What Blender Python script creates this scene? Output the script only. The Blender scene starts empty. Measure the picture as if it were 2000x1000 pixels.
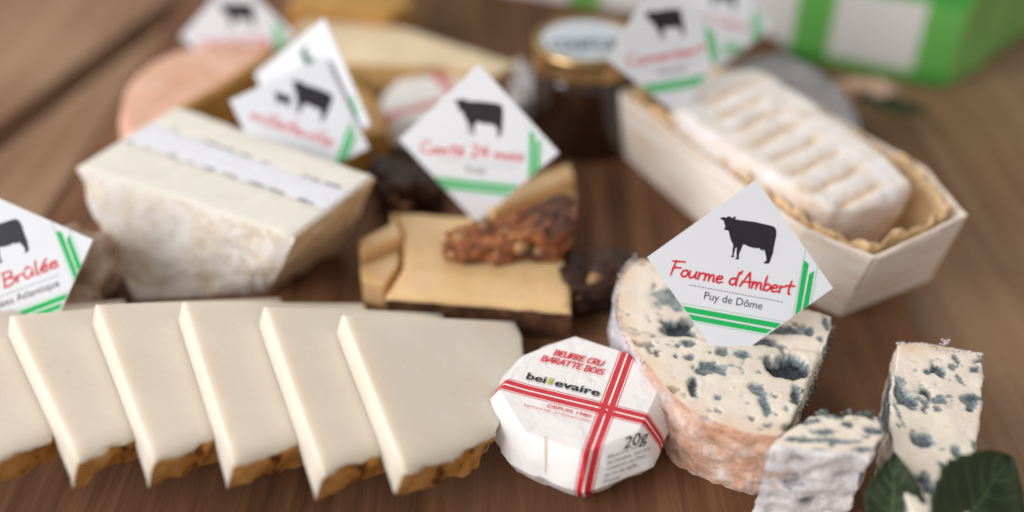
import bpy, bmesh, math, random
from mathutils import Vector, Matrix, noise
from mathutils.geometry import delaunay_2d_cdt, intersect_line_plane
random.seed(7)
SC = bpy.context.scene
COL = SC.collection
CM = 0.01                      # everything below is measured in centimetres

# ------------------------------------------------------------------ camera, world, light, exposure
FPX, TILT, DIST = 1960.0, math.radians(37.5), 25.0
FW = Vector((0, math.cos(TILT), -math.sin(TILT)))
UP = Vector((0, math.sin(TILT), math.cos(TILT)))
RT = Vector((1, 0, 0))
CAM = -FW * DIST
cd = bpy.data.cameras.new('camera')
cam = bpy.data.objects.new('camera', cd)
COL.objects.link(cam)
cam.location = CAM * CM
cam.rotation_euler = (math.pi / 2 - TILT, 0, 0)
cd.sensor_width = 36.0
cd.lens = FPX / 2000 * 36.0
cd.clip_start = 0.01
cd.clip_end = 20.0
cd.dof.use_dof = True
cd.dof.focus_distance = 19.45 * CM
cd.dof.aperture_fstop = 3.8
cd.dof.aperture_blades = 0
SC.camera = cam

wd = bpy.data.worlds.new('World')
SC.world = wd
wd.use_nodes = True
wd.node_tree.nodes['Background'].inputs[0].default_value = (1.0, 0.965, 0.925, 1)
wd.node_tree.nodes['Background'].inputs[1].default_value = 0.49


def area(name, loc, target, size, power, col):
    ld = bpy.data.lights.new(name, 'AREA')
    ld.shape = 'RECTANGLE'
    ld.size, ld.size_y = size[0] * CM, size[1] * CM
    ld.energy = power
    ld.color = col
    o = bpy.data.objects.new(name, ld)
    COL.objects.link(o)
    o.location = Vector(loc) * CM
    o.rotation_euler = (Vector(target) - Vector(loc)).to_track_quat('-Z', 'Y').to_euler()
    return o


area('window_light', (-82, -46, 52), (0, 1, 0), (80, 80), 12.0, (0.965, 0.985, 1.0))
area('room_light', (-10, 95, 90), (0, 3, 0), (90, 60), 3.5, (1.0, 0.98, 0.96))
SC.view_settings.view_transform = 'Standard'
SC.view_settings.look = 'None'
SC.view_settings.exposure = 0.06
SC.view_settings.gamma = 1.0
SC.render.engine = 'CYCLES'
SC.cycles.use_denoising = True
SC.cycles.max_bounces = 8


# ------------------------------------------------------------------ helpers: measuring
def ray(x, y):
    return FW + RT * ((x - 1000) / FPX) - UP * ((y - 500) / FPX)


def P(x, y, z=0.0):
    d = ray(x, y)
    return CAM + d * ((z - CAM.z) / d.z)


def on_plane(x, y, p0, n):
    d = ray(x, y)
    return CAM + d * ((p0 - CAM).dot(n) / d.dot(n))


def xy(v):
    return (v[0], v[1])


# ------------------------------------------------------------------ helpers: materials
def srgb(r, g, b):
    def f(c):
        c /= 255.0
        return c / 12.92 if c <= 0.04045 else ((c + 0.055) / 1.055) ** 2.4
    return (f(r), f(g), f(b), 1.0)


class Mat:
    def __init__(s, name, rough=0.6, spec=0.3, sss=0.0, sssr=(0.4, 0.25, 0.15)):
        s.m = bpy.data.materials.new(name)
        s.m.use_nodes = True
        s.t = s.m.node_tree
        s.b = s.t.nodes['Principled BSDF']
        s.b.inputs['Roughness'].default_value = rough
        s.b.inputs['Specular IOR Level'].default_value = spec
        if sss:
            s.b.inputs['Subsurface Weight'].default_value = sss
            s.b.inputs['Subsurface Radius'].default_value = sssr
            s.b.inputs['Subsurface Scale'].default_value = CM
        tc = s.n('ShaderNodeTexCoord')
        mp = s.n('ShaderNodeMapping')
        mp.inputs['Scale'].default_value = (100, 100, 100)
        s.l(tc.outputs['Object'], mp.inputs['Vector'])
        s.co = mp.outputs['Vector']

    def n(s, k):
        return s.t.nodes.new(k)

    def l(s, a, b):
        s.t.links.new(a, b)

    def mapped(s, scale=(1, 1, 1), rot=(0, 0, 0), loc=(0, 0, 0)):
        mp = s.n('ShaderNodeMapping')
        mp.inputs['Scale'].default_value = scale
        mp.inputs['Rotation'].default_value = rot
        mp.inputs['Location'].default_value = loc
        s.l(s.co, mp.inputs['Vector'])
        return mp.outputs['Vector']

    def noise(s, scale, detail=4, rough=0.55, co=None, dist=0.0):
        t = s.n('ShaderNodeTexNoise')
        t.inputs['Scale'].default_value = scale
        t.inputs['Detail'].default_value = detail
        t.inputs['Roughness'].default_value = rough
        t.inputs['Distortion'].default_value = dist
        s.l(co or s.co, t.inputs['Vector'])
        return t.outputs['Fac']

    def ramp(s, fac, stops):
        r = s.n('ShaderNodeValToRGB')
        e = r.color_ramp.elements
        while len(e) < len(stops):
            e.new(0.5)
        for k, (p, c) in enumerate(stops):
            e[k].position = p
            e[k].color = c
        s.l(fac, r.inputs['Fac'])
        return r.outputs['Color']

    def sstep(s, v, a, b):
        r = s.n('ShaderNodeMapRange')
        r.interpolation_type = 'SMOOTHSTEP'
        r.inputs['From Min'].default_value = a
        r.inputs['From Max'].default_value = b
        s.l(v, r.inputs['Value'])
        return r.outputs['Result']

    def mix(s, fac, a, b, mode='MIX'):
        m = s.n('ShaderNodeMix')
        m.data_type = 'RGBA'
        m.blend_type = mode
        for v, i in ((fac, 0), (a, 6), (b, 7)):
            if hasattr(v, 'is_output'):
                s.l(v, m.inputs[i])
            else:
                m.inputs[i].default_value = v
        return m.outputs[2]

    def math(s, op, a, b=0.0, c=0.0):
        m = s.n('ShaderNodeMath')
        m.operation = op
        for v, i in ((a, 0), (b, 1), (c, 2)):
            if hasattr(v, 'is_output'):
                s.l(v, m.inputs[i])
            else:
                m.inputs[i].default_value = v
        return m.outputs[0]

    def attr(s, name='mask'):
        a = s.n('ShaderNodeAttribute')
        a.attribute_name = name
        sp = s.n('ShaderNodeSeparateColor')
        s.l(a.outputs['Color'], sp.inputs[0])
        return sp.outputs

    def color(s, c):
        if hasattr(c, 'is_output'):
            s.l(c, s.b.inputs['Base Color'])
        else:
            s.b.inputs['Base Color'].default_value = c
        return s

    def bump(s, h, dist=0.02, strength=0.6):
        b = s.n('ShaderNodeBump')
        b.inputs['Distance'].default_value = dist * CM
        b.inputs['Strength'].default_value = strength
        s.l(h, b.inputs['Height'])
        s.l(b.outputs['Normal'], s.b.inputs['Normal'])
        return s


def m_plain(name, c, rough=0.6, spec=0.3, var=0.06, scale=3.0, bump=0.0, bscale=25.0, sss=0.0):
    m = Mat(name, rough, spec, sss)
    k = [max(0, x * (1 - var * 2)) for x in c[:3]] + [1]
    k2 = [min(1, x * (1 + var)) for x in c[:3]] + [1]
    m.color(m.ramp(m.noise(scale, 5), [(0.3, k), (0.7, k2)]))
    if bump:
        m.bump(m.noise(bscale, 6), bump)
    return m.m


# ------------------------------------------------------------------ helpers: objects and meshes
def thing(name, label, cat, loc=(0, 0, 0), group=None, rot=None):
    o = bpy.data.objects.new(name, None)
    COL.objects.link(o)
    o.empty_display_size = 0.01
    o.location = Vector(loc) * CM
    if rot is not None:
        o.rotation_euler = rot
    o['label'], o['category'] = label, cat
    if group:
        o['group'] = group
    return o


def obj(name, verts, faces, m, parent=None, smooth=True, mask=None, local=False, label=None, sharp=0):
    """verts in world centimetres (or in the parent's own frame when local)."""
    off = Vector((0, 0, 0))
    if parent is not None and not local:
        off = parent.location / CM
        top = parent
        while top.parent is not None:
            top = top.parent
            off = off + top.location / CM
    me = bpy.data.meshes.new(name)
    me.from_pydata([((Vector(v) - off) * CM)[:] for v in verts], [], faces)
    if m is not None:
        me.materials.append(m)
    if smooth:
        me.polygons.foreach_set('use_smooth', [True] * len(me.polygons))
    if mask is not None:
        a = me.color_attributes.new('mask', 'FLOAT_COLOR', 'POINT')
        flat = []
        for c in mask:
            flat.extend((c[0], c[1], c[2], 1.0))
        a.data.foreach_set('color', flat)
    me.validate()
    me.update()
    if sharp:
        me.set_sharp_from_angle(angle=math.radians(sharp))
    bm = bmesh.new()
    bm.from_mesh(me)
    bmesh.ops.recalc_face_normals(bm, faces=bm.faces)
    bm.to_mesh(me)
    bm.free()
    o = bpy.data.objects.new(name, me)
    COL.objects.link(o)
    if parent is not None:
        o.parent = parent
    if label:
        o['label'] = label
    return o


def chaikin(pts, tags, n, closed=True):
    for _ in range(n):
        q, t = [], []
        k = len(pts)
        for i in range(k):
            a, b = Vector(pts[i]), Vector(pts[(i + 1) % k])
            q.append(a.lerp(b, 0.25)); t.append(tags[i])
            q.append(a.lerp(b, 0.75)); t.append(tags[i])
        pts, tags = q, t
    return pts, tags


def resample(pts, pts2, tags, ds):
    q, q2, t = [], [], []
    k = len(pts)
    for i in range(k):
        a, b = Vector(pts[i]), Vector(pts[(i + 1) % k])
        c, d = Vector(pts2[i]), Vector(pts2[(i + 1) % k])
        n = max(1, round((b - a).length / ds))
        for j in range(n):
            q.append(a.lerp(b, j / n)); q2.append(c.lerp(d, j / n)); t.append(tags[i])
    return q, q2, t


def inset(pts, r):
    k = len(pts)
    area2 = sum(pts[i].x * pts[(i + 1) % k].y - pts[(i + 1) % k].x * pts[i].y for i in range(k))
    sg = 1 if area2 > 0 else -1
    out = []
    for i in range(k):
        e1 = (pts[i] - pts[i - 1]); e2 = (pts[(i + 1) % k] - pts[i])
        if e1.length < 1e-9 or e2.length < 1e-9:
            out.append(pts[i].copy()); continue
        n1 = Vector((-e1.y, e1.x)).normalized() * sg
        n2 = Vector((-e2.y, e2.x)).normalized() * sg
        n = n1 + n2
        if n.length < 1e-6:
            n = n1
        n.normalize()
        out.append(pts[i] + n * (r / max(0.45, n.dot(n1))))
    return out


def inside(p, poly):
    c = False
    j = len(poly) - 1
    for i in range(len(poly)):
        a, b = poly[i], poly[j]
        if (a.y > p.y) != (b.y > p.y) and p.x < (b.x - a.x) * (p.y - a.y) / (b.y - a.y) + a.x:
            c = not c
        j = i
    return c


def prism(top, z1, z0, bottom=None, tags=None, r=0.08, ds=0.2, soft=0, arcs=3, rows=None, inner=True, bulge=0.0, edge_top=False):
    """A solid with a rounded upper edge. Returns verts, faces, facetags ('top','base' or the edge's tag)."""
    top = [Vector((p[0], p[1])) for p in top]
    bottom = [Vector((p[0], p[1])) for p in (bottom or top)]
    tags = list(tags or ['side'] * len(top))
    if soft:
        b2, _ = chaikin(bottom, tags, soft)
        top, tags = chaikin(top, tags, soft)
        bottom = b2
    top, bottom, tags = resample(top, bottom, tags, ds)
    k = len(top)
    rings = []
    for a in range(arcs + 1):
        th = a / arcs * math.pi / 2
        rings.append((inset(top, r * (1 - math.sin(th))), z1 - r * (1 - math.cos(th))))
    h = z1 - r - z0
    rows = rows or max(1, round(h / ds))
    for j in range(1, rows + 1):
        f = j / rows
        bl = bulge * math.sin(math.pi * f)
        ring = [top[i].lerp(bottom[i], f) for i in range(k)]
        if bl:
            ring = inset(ring, -bl)
        rings.append((ring, z1 - r - h * f))
    V, F, T = [], [], []
    for ring, z in rings:
        V.extend(Vector((p.x, p.y, z)) for p in ring)
    for j in range(len(rings) - 1):
        for i in range(k):
            i2 = (i + 1) % k
            F.append((j * k + i, j * k + i2, (j + 1) * k + i2, (j + 1) * k + i))
            T.append('top' if edge_top and j < arcs else tags[i])
    F.append(tuple((len(rings) - 1) * k + i for i in range(k))); T.append('base')
    ring0 = rings[0][0]
    pts = list(ring0)
    if inner:
        x0, x1 = min(p.x for p in ring0), max(p.x for p in ring0)
        y0, y1 = min(p.y for p in ring0), max(p.y for p in ring0)
        lim = inset(ring0, ds * 0.6)
        yy, row = y0 + ds * .5, 0
        while yy < y1:
            xx = x0 + (ds * .5 if row % 2 else 0)
            while xx < x1:
                p = Vector((xx + random.uniform(-.15, .15) * ds, yy + random.uniform(-.15, .15) * ds))
                if inside(p, lim):
                    pts.append(p)
                xx += ds
            yy += ds * .866; row += 1
    res = delaunay_2d_cdt(pts, [], [list(range(k))], 1, 1e-7)
    base = {}
    for vi, src in enumerate(res[3]):
        p = res[0][vi]
        s0 = [x for x in src if x < k]
        if s0:
            base[vi] = s0[0]
        else:
            base[vi] = len(V)
            V.append(Vector((p.x, p.y, z1)))
    for f in res[2]:
        F.append(tuple(base[v] for v in f)); T.append('top')
    return V, F, T


def vnormals(V, F):
    bm = bmesh.new()
    vs = [bm.verts.new(v) for v in V]
    for f in F:
        try:
            bm.faces.new([vs[i] for i in f])
        except ValueError:
            pass
    bmesh.ops.recalc_face_normals(bm, faces=bm.faces)
    N = [Vector((0, 0, 0)) for _ in V]
    bm.verts.index_update()
    for f in bm.faces:
        if len(f.verts) > 8:
            continue
        for v in f.verts:
            N[v.index] += f.normal * f.calc_area()
    bm.free()
    for n in N:
        n.normalize()
    return N


def displace(V, F, fn):
    N = vnormals(V, F)
    return [v + fn(v, n) for v, n in zip(V, N)]


def fbm(p, s=1.0, o=4):
    return noise.fractal(Vector(p) * s, 0.9, 2.0, o, noise_basis='PERLIN_ORIGINAL')


def split(V, F, T, tags):
    """The faces whose tag is in tags, with their own vertices."""
    m, v2, f2, src = {}, [], [], []
    for f, t in zip(F, T):
        if t in tags:
            g = []
            for i in f:
                if i not in m:
                    m[i] = len(v2); v2.append(V[i]); src.append(i)
                g.append(m[i])
            f2.append(tuple(g))
    return v2, f2, src


def solid(name, V, F, T, groups, root, mask=None, M=None):
    """groups: [(part name, material, tags)]"""
    out = []
    for pn, mat, tags in groups:
        v, f, s = split(V, F, T, tags)
        if not f:
            continue
        out.append(obj(pn, v, f, mat, root, mask=[mask[i] for i in s] if mask else None))
    return out


def frame(c, u, v):
    u, v = Vector(u).normalized(), Vector(v)
    v = (v - u * v.dot(u)).normalized()
    w = u.cross(v)
    m = Matrix((u, v, w)).transposed().to_4x4()
    m.translation = Vector(c)
    return m


def box_mesh(x0, x1, y0, y1, z0, z1, bev=0.0, seg=2):
    bm = bmesh.new()
    bmesh.ops.create_cube(bm, size=1.0)
    for v in bm.verts:
        v.co = Vector(((x0 + x1) / 2 + v.co.x * (x1 - x0), (y0 + y1) / 2 + v.co.y * (y1 - y0), (z0 + z1) / 2 + v.co.z * (z1 - z0)))
    if bev:
        bmesh.ops.bevel(bm, geom=bm.edges[:] + bm.verts[:], offset=bev, segments=seg, profile=0.5, affect='EDGES')
    bm.verts.index_update()
    V = [v.co.copy() for v in bm.verts]
    F = [tuple(v.index for v in f.verts) for f in bm.faces]
    bm.free()
    return V, F


def lathe(prof, n=48, c=(0, 0), cap=True):
    V, F = [], []
    k = len(prof)
    for i in range(n):
        a = 2 * math.pi * i / n
        for r, z in prof:
            V.append(Vector((c[0] + r * math.cos(a), c[1] + r * math.sin(a), z)))
    for i in range(n):
        for j in range(k - 1):
            F.append((i * k + j, ((i + 1) % n) * k + j, ((i + 1) % n) * k + j + 1, i * k + j + 1))
    if cap:
        F.append(tuple(i * k for i in range(n)))
        F.append(tuple(i * k + k - 1 for i in range(n)))
    return V, F


def catmull(pts, n=5):
    if len(pts) < 3:
        return [Vector(p) for p in pts]
    q = [Vector(p) for p in pts]
    closed = (q[0] - q[-1]).length < 1e-6
    out = []
    for i in range(len(q) - 1):
        p1, p2 = q[i], q[i + 1]
        p0 = q[i - 1] if i > 0 else (q[-2] if closed else p1 * 2 - p2)
        p3 = q[i + 2] if i + 2 < len(q) else (q[1] if closed else p2 * 2 - p1)
        for j in range(n):
            t = j / n
            out.append(0.5 * ((2 * p1) + (p2 - p0) * t + (2 * p0 - 5 * p1 + 4 * p2 - p3) * t * t + (3 * p1 - p0 - 3 * p2 + p3) * t ** 3))
    out.append(q[-1])
    return out


def ribbon(pts, w, V, F, z, wob=0.0):
    """a flat pen stroke of width w along 2-D points"""
    k = len(pts)
    b = len(V)
    ph = random.uniform(0, 6)
    for i in range(k):
        a = pts[max(0, i - 1)]; c = pts[min(k - 1, i + 1)]
        d = (c - a)
        if d.length < 1e-9:
            d = Vector((1, 0))
        d.normalize()
        n = Vector((-d.y, d.x))
        e = w * .5 * (1 + wob * math.sin(i * .9 + ph)) * (0.62 if i in (0, k - 1) else 1)
        p = pts[i] + (d * (-.4 * w) if i == 0 else d * .4 * w if i == k - 1 else Vector((0, 0)))
        V.append(Vector((p.x + n.x * e, p.y + n.y * e, z)))
        V.append(Vector((p.x - n.x * e, p.y - n.y * e, z)))
    for i in range(k - 1):
        F.append((b + 2 * i, b + 2 * i + 1, b + 2 * i + 3, b + 2 * i + 2))


# pen-stroke alphabet: advance, strokes (baseline 0, x height .5, capitals 1)
OL = [(.2, .48), (.06, .38), (.02, .16), (.14, .02), (.3, .08), (.36, .3), (.28, .46), (.2, .48)]
PEN = {
    'F': (.55, [[(.02, 0), (.05, .5), (.1, 1)], [(-.1, .96), (.3, 1.0), (.58, 1.03)], [(.05, .53), (.25, .56), (.45, .58)]]),
    'A': (.62, [[(0, -.02), (.2, .58), (.36, 1.05)], [(.36, 1.05), (.46, .5), (.54, 0)], [(.06, .35), (.3, .36), (.56, .4)]]),
    'C': (.55, [[(.5, .9), (.35, 1.0), (.12, .8), (.02, .4), (.12, .05), (.3, 0), (.52, .15)]]),
    'T': (.6, [[(.3, 1.0), (.28, .5), (.27, 0)], [(-.02, .96), (.3, 1.0), (.62, 1.03)]]),
    'B': (.55, [[(.05, 1), (.06, .5), (.03, 0)], [(.0, 1.0), (.32, .98), (.42, .78), (.3, .58), (.08, .52)], [(.08, .52), (.4, .48), (.5, .25), (.3, .02), (.0, 0)]]),
    'M': (.75, [[(.0, 0), (.08, .5), (.14, 1)], [(.14, 1), (.25, .6), (.35, .35)], [(.35, .35), (.5, .7), (.62, 1)], [(.62, 1), (.64, .5), (.7, 0)]]),
    'R': (.55, [[(.05, 1), (.06, .5), (.03, 0)], [(.0, 1.0), (.34, .98), (.42, .75), (.3, .55), (.08, .5)], [(.1, .5), (.3, .25), (.52, 0)]]),
    'E': (.48, [[(.42, 1.0), (.2, .98), (.05, .97)], [(.06, .97), (.05, .5), (.06, .03)], [(.06, .52), (.22, .54), (.38, .55)], [(.06, .03), (.25, .0), (.46, .04)]]),
    'U': (.58, [[(.03, 1), (.04, .4), (.12, .05), (.3, .0), (.44, .15), (.48, .6), (.5, 1.0)]]),
    'O': (.6, [[(.28, 1.0), (.08, .8), (.03, .4), (.14, .05), (.35, .03), (.5, .3), (.48, .75), (.28, 1.0)]]),
    'I': (.22, [[(.1, 1), (.1, .5), (.1, 0)]]),
    'S': (.5, [[(.44, .9), (.26, 1.0), (.06, .82), (.16, .58), (.38, .42), (.42, .15), (.22, 0), (.02, .12)]]),
    'o': (.42, [OL]), 'u': (.5, [[(.02, .48), (.03, .15), (.12, .02), (.25, .08), (.35, .3), (.38, .48)], [(.38, .48), (.38, .15), (.45, .02)]]),
    'û': (.5, [[(.02, .48), (.03, .15), (.12, .02), (.25, .08), (.35, .3), (.38, .48)], [(.38, .48), (.38, .15), (.45, .02)], [(.06, .62), (.2, .8), (.34, .62)]]),
    'r': (.36, [[(.03, .48), (.06, .25), (.05, 0)], [(.06, .26), (.15, .43), (.33, .47)]]),
    'm': (.66, [[(.02, .46), (.05, .2), (.04, 0)], [(.05, .2), (.15, .45), (.26, .4), (.28, 0)], [(.28, .2), (.38, .45), (.5, .4), (.53, .08), (.6, .0)]]),
    'n': (.44, [[(.02, .46), (.05, .2), (.04, 0)], [(.05, .2), (.16, .46), (.3, .4), (.32, .08), (.38, .0)]]),
    'e': (.42, [[(.04, .24), (.3, .3), (.29, .44), (.16, .48), (.04, .34), (.04, .12), (.16, .0), (.38, .09)]]),
    'é': (.42, [[(.04, .24), (.3, .3), (.29, .44), (.16, .48), (.04, .34), (.04, .12), (.16, .0), (.38, .09)], [(.16, .62), (.24, .72), (.34, .85)]]),
    'd': (.46, [OL, [(.4, .95), (.38, .4), (.42, 0)]]),
    'b': (.44, [[(.05, 1.0), (.04, .5), (.05, .02)], [(.05, .26), (.2, .47), (.37, .35), (.32, .08), (.16, .0), (.05, .08)]]),
    't': (.42, [[(.2, .92), (.17, .4), (.21, .05), (.32, .02)], [(-.04, .56), (.2, .58), (.44, .62)]]),
    'a': (.46, [OL, [(.37, .46), (.36, .15), (.45, 0)]]),
    'c': (.38, [[(.3, .42), (.18, .48), (.05, .32), (.04, .14), (.16, .0), (.34, .08)]]), 'p': (.44, [[(.05, .48), (.04, .1), (.02, -.3)], [(.05, .3), (.2, .47), (.37, .35), (.32, .08), (.16, .0), (.05, .08)]]),
    'S': (.5, [[(.44, .9), (.26, 1.0), (.06, .82), (.16, .58), (.38, .42), (.42, .15), (.22, 0), (.02, .12)]]),
    'i': (.2, [[(.06, .48), (.06, .2), (.1, .0)], [(.07, .68), (.08, .72)]]),
    'l': (.22, [[(.08, 1.0), (.05, .5), (.08, .03), (.16, .02)]]),
    's': (.36, [[(.3, .44), (.16, .49), (.06, .36), (.2, .24), (.28, .1), (.14, .0), (.0, .06)]]),
    'f': (.36, [[(.4, .9), (.26, 1.0), (.17, .8), (.15, .3), (.1, -.18)], [(0, .48), (.16, .5), (.34, .52)]]),
    'x': (.4, [[(.02, .48), (.18, .24), (.36, 0)], [(.36, .48), (.18, .24), (.0, 0)]]),
    '2': (.5, [[(.04, .78), (.18, .98), (.38, .85), (.3, .5), (.04, .04)], [(.04, .04), (.25, .03), (.48, .05)]]),
    '4': (.5, [[(.3, 1.0), (.15, .65), (.02, .38)], [(.02, .38), (.25, .38), (.48, .42)], [(.38, .75), (.36, .4), (.36, 0)]]),
    "'": (.16, [[(.08, 1.05), (.06, .95), (.02, .82)]]), ' ': (.32, []), '-': (.3, [[(.03, .28), (.14, .28), (.26, .29)]]),
}


def pen_text(txt, x, y, size, width, w, xf, slant=0.1):
    """strokes of txt fitted to width; xf maps text-plane 2-D to 3-D; returns V, F"""
    adv = sum(PEN[c][0] for c in txt)
    sx = width / adv if width else size
    V, F = [], []
    cx, k = 0.0, 0
    for c in txt:
        a, strokes = PEN[c]
        for s in strokes:
            pts = catmull([Vector((x + (cx + q[0] + q[1] * slant) * sx, y + q[1] * size)) for q in s], 5)
            ribbon(pts, w, V, F, 0.0006 * (k % 7), 0.12)
            k += 1
        cx += a
    return [xf(v) for v in V], F


def font_text(txt, x, y, size, width, xf, bold=0.0, z=0.0, align='LEFT'):
    cu = bpy.data.curves.new('lettering', 'FONT')
    cu.body = txt
    cu.size = 1.0
    cu.offset = bold
    cu.resolution_u = 3
    o = bpy.data.objects.new('lettering', cu)
    COL.objects.link(o)
    dg = bpy.context.evaluated_depsgraph_get()
    me = o.evaluated_get(dg).to_mesh()
    V = [v.co.copy() for v in me.vertices]
    F = [tuple(p.vertices) for p in me.polygons]
    o.to_mesh_clear()
    bpy.data.objects.remove(o)
    bpy.data.curves.remove(cu)
    x0, x1 = min(v.x for v in V), max(v.x for v in V)
    s = width / (x1 - x0) if width else size
    sy = size or s
    return [xf(Vector((x + (v.x - x0) * s, y + v.y * sy, z))) for v in V], F


# ------------------------------------------------------------------ shared materials
def wood(name, c1, c2, c3, ang, grain=0.09, rough=0.5, spec=0.25):
    m = Mat(name, rough, spec)
    co = m.mapped((1.6, grain, 1), (0, 0, ang))
    a = m.noise(1.1, 8, 0.62, co, 0.6)
    b = m.noise(6.0, 5, 0.6, m.mapped((2.2, 0.05, 1), (0, 0, ang)))
    big = m.noise(0.13, 3)
    base = m.ramp(a, [(0.3, c1), (0.52, c2), (0.75, c3)])
    base = m.mix(m.math('MULTIPLY', m.sstep(b, .5, .72), 0.35), base, c1)
    base = m.mix(m.math('MULTIPLY', m.sstep(big, .45, .7), 0.45), base, c3)
    m.color(base)
    m.bump(m.math('ADD', a, b), 0.015, 0.5)
    return m.m


M_board = wood('board_wood', srgb(78, 50, 35), srgb(108, 74, 52), srgb(134, 98, 73), 0.0, 0.09, 0.62, 0.12)
M_plank = wood('plank_wood', srgb(114, 83, 61), srgb(143, 110, 84), srgb(164, 134, 108), -0.277, 0.06, 0.6, 0.15)
M_paper = m_plain('card_paper', srgb(222, 222, 226), 0.55, 0.25, 0.008, 2.0)
M_black = m_plain('black_ink', srgb(38, 36, 40), 0.55, 0.3, 0.05, 8)
M_red = m_plain('red_ink', srgb(214, 44, 58), 0.6, 0.2, 0.05, 8)
M_green = m_plain('green_ink', srgb(34, 178, 92), 0.6, 0.2, 0.03, 8)
M_lime = m_plain('lime_ink', srgb(170, 180, 40), 0.6, 0.2, 0.03, 8)
M_grey = m_plain('grey_ink', srgb(120, 120, 130), 0.6, 0.2, 0.03, 8)


def m_blue(name, cream=srgb(232, 216, 202)):
    m = Mat(name, 0.42, 0.4, 0.12, (0.25, 0.18, 0.1))
    at = m.attr()
    c = m.mix(m.sstep(m.noise(1.2, 4), .35, .7), cream, srgb(238, 226, 208))
    c = m.mix(m.sstep(m.noise(5.0, 3), .62, .75), c, srgb(218, 200, 172))
    blue = m.ramp(m.noise(9, 6, 0.7), [(0.3, srgb(62, 72, 80)), (0.46, srgb(104, 120, 126)), (0.66, srgb(170, 182, 182))])
    c = m.mix(at[0], c, blue)
    c = m.mix(at[1], c, m.ramp(m.noise(12, 4), [(0.35, srgb(30, 29, 33)), (0.7, srgb(72, 76, 82))]))
    c = m.mix(at[2], c, srgb(222, 186, 148))
    m.color(c)
    m.bump(m.noise(14, 6, 0.6), 0.02, 0.5)
    return m.m


M_blue = m_blue('blue_cheese_paste')


def m_rind(name, stops, scale=1.8, bump=0.06, rough=0.8, white=None, wscale=2.2, wlim=(.5, .62)):
    m = Mat(name, rough, 0.2)
    c = m.ramp(m.noise(scale, 8, 0.65, None, 0.4), stops)
    if white:
        c = m.mix(m.sstep(m.noise(wscale, 7, 0.7), *wlim), c, white)
    m.color(c)
    m.bump(m.noise(scale * 5, 8, 0.7), bump, 0.8)
    return m.m


# ------------------------------------------------------------------ the table and the board
ZT = -0.9
g0, g1 = P(0, 260, ZT), P(350, 0, ZT)
GD = (g1 - g0); GD.z = 0; GD.normalize()
GN = Vector((GD.y, -GD.x, 0))          # to the right of the gap
table = thing('wooden_table', 'weathered brown plank table under the cutting board', 'table', (0, 0, ZT))
spans = [(-26, -12.4), (-12.28, -0.5), (0.62, 11.2), (11.32, 23.0), (23.12, 34.5), (34.6, 60)]
for a0, a1 in spans:
    V, F = box_mesh(a0, a1, -40, 60, -2.5, 0, 0.12, 2)
    W = []
    for v in V:
        p = g0 + GN * v.x + GD * v.y
        W.append(Vector((p.x, p.y, ZT + v.z)))
    obj('plank', W, F, M_plank, table, smooth=False)
board = thing('cutting_board', 'long reddish brown wooden board holding all the cheeses', 'cutting board', (-1.6, 0, ZT))
V, F = box_mesh(-12.45, 9.25, -30, 17.5, ZT + 0.004, 0, 0.22, 3)
obj('board_slab', V, F, M_board, board, smooth=False)

# ------------------------------------------------------------------ slices of pale cheese
def m_slice():
    m = Mat('pale_cheese_paste', 0.35, 0.45, 0.6, (0.5, 0.38, 0.27))
    c = m.ramp(m.noise(0.5, 3), [(0.3, srgb(225, 211, 194)), (0.7, srgb(232, 221, 206))])
    c = m.mix(m.math('MULTIPLY', m.attr()[2], 0.75), c, srgb(180, 164, 142))
    m.color(c)
    c2 = m.noise(1.0, 5, .6, m.mapped((.5, 6, 1), (0, 0, .5)))
    m.bump(m.math('ADD', m.noise(5, 5), c2), 0.012, 0.5)
    return m.m


M_slice = m_slice()
M_crust = m_rind('mottled_brown_rind', [(0.3, srgb(48, 28, 18)), (0.38, srgb(116, 68, 34)), (0.45, srgb(204, 140, 70)), (0.72, srgb(230, 178, 110))], 1.8, 0.12)
TILTA = math.radians(21)
SLH = 0.57


def slice_frame(near, far, z):
    """frame of a slice's upper face from its left upper edge (pixels)"""
    n_, f_ = P(near[0], near[1], z), P(far[0], far[1], z)
    e2 = (f_ - n_).normalized()
    flat = Vector((e2.y, -e2.x, 0)).normalized()
    e1 = flat * math.cos(TILTA) - Vector((0, 0, 1)) * math.sin(TILTA)
    return n_, f_, e1, e2, e1.cross(e2).normalized()


N5, F5, E1, E2, EN = slice_frame((790, 921), (668, 613), 1.98)
PX5 = [(790, 921), (870, 893), (930, 872), (966, 846), (1004, 772), (1024, 700), (1020, 655), (1006, 627), (820, 617), (668, 613)]
SHAPE = []
for q in PX5:
    d = on_plane(q[0], q[1], N5, EN) - N5
    SHAPE.append((d.dot(E1), d.dot(E2)))
SHTAG = ['rind', 'rind', 'rind', 'side', 'side', 'side', 'side', 'side', 'side', 'left']
LEN5 = (F5 - N5).length
slices = [
    ((-22, 905), (-150, 622), 'pale cheese slice cut off by the left edge of the photo'),
    ((152, 898), (20, 617), 'second pale slice from the left, just right of the cut-off one'),
    ((302, 903), (186, 592), 'middle pale slice with bright tan and dark rind, third from the left'),
    ((458, 908), (356, 587), 'fourth pale slice of the fan with the darkest brown rind'),
    ((632, 926), (516, 600), 'pale slice lying directly under the top one of the fan'),
    ((790, 921), (668, 613), 'topmost pale slice of the fan, fully visible beside the butter pat'),
]
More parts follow.
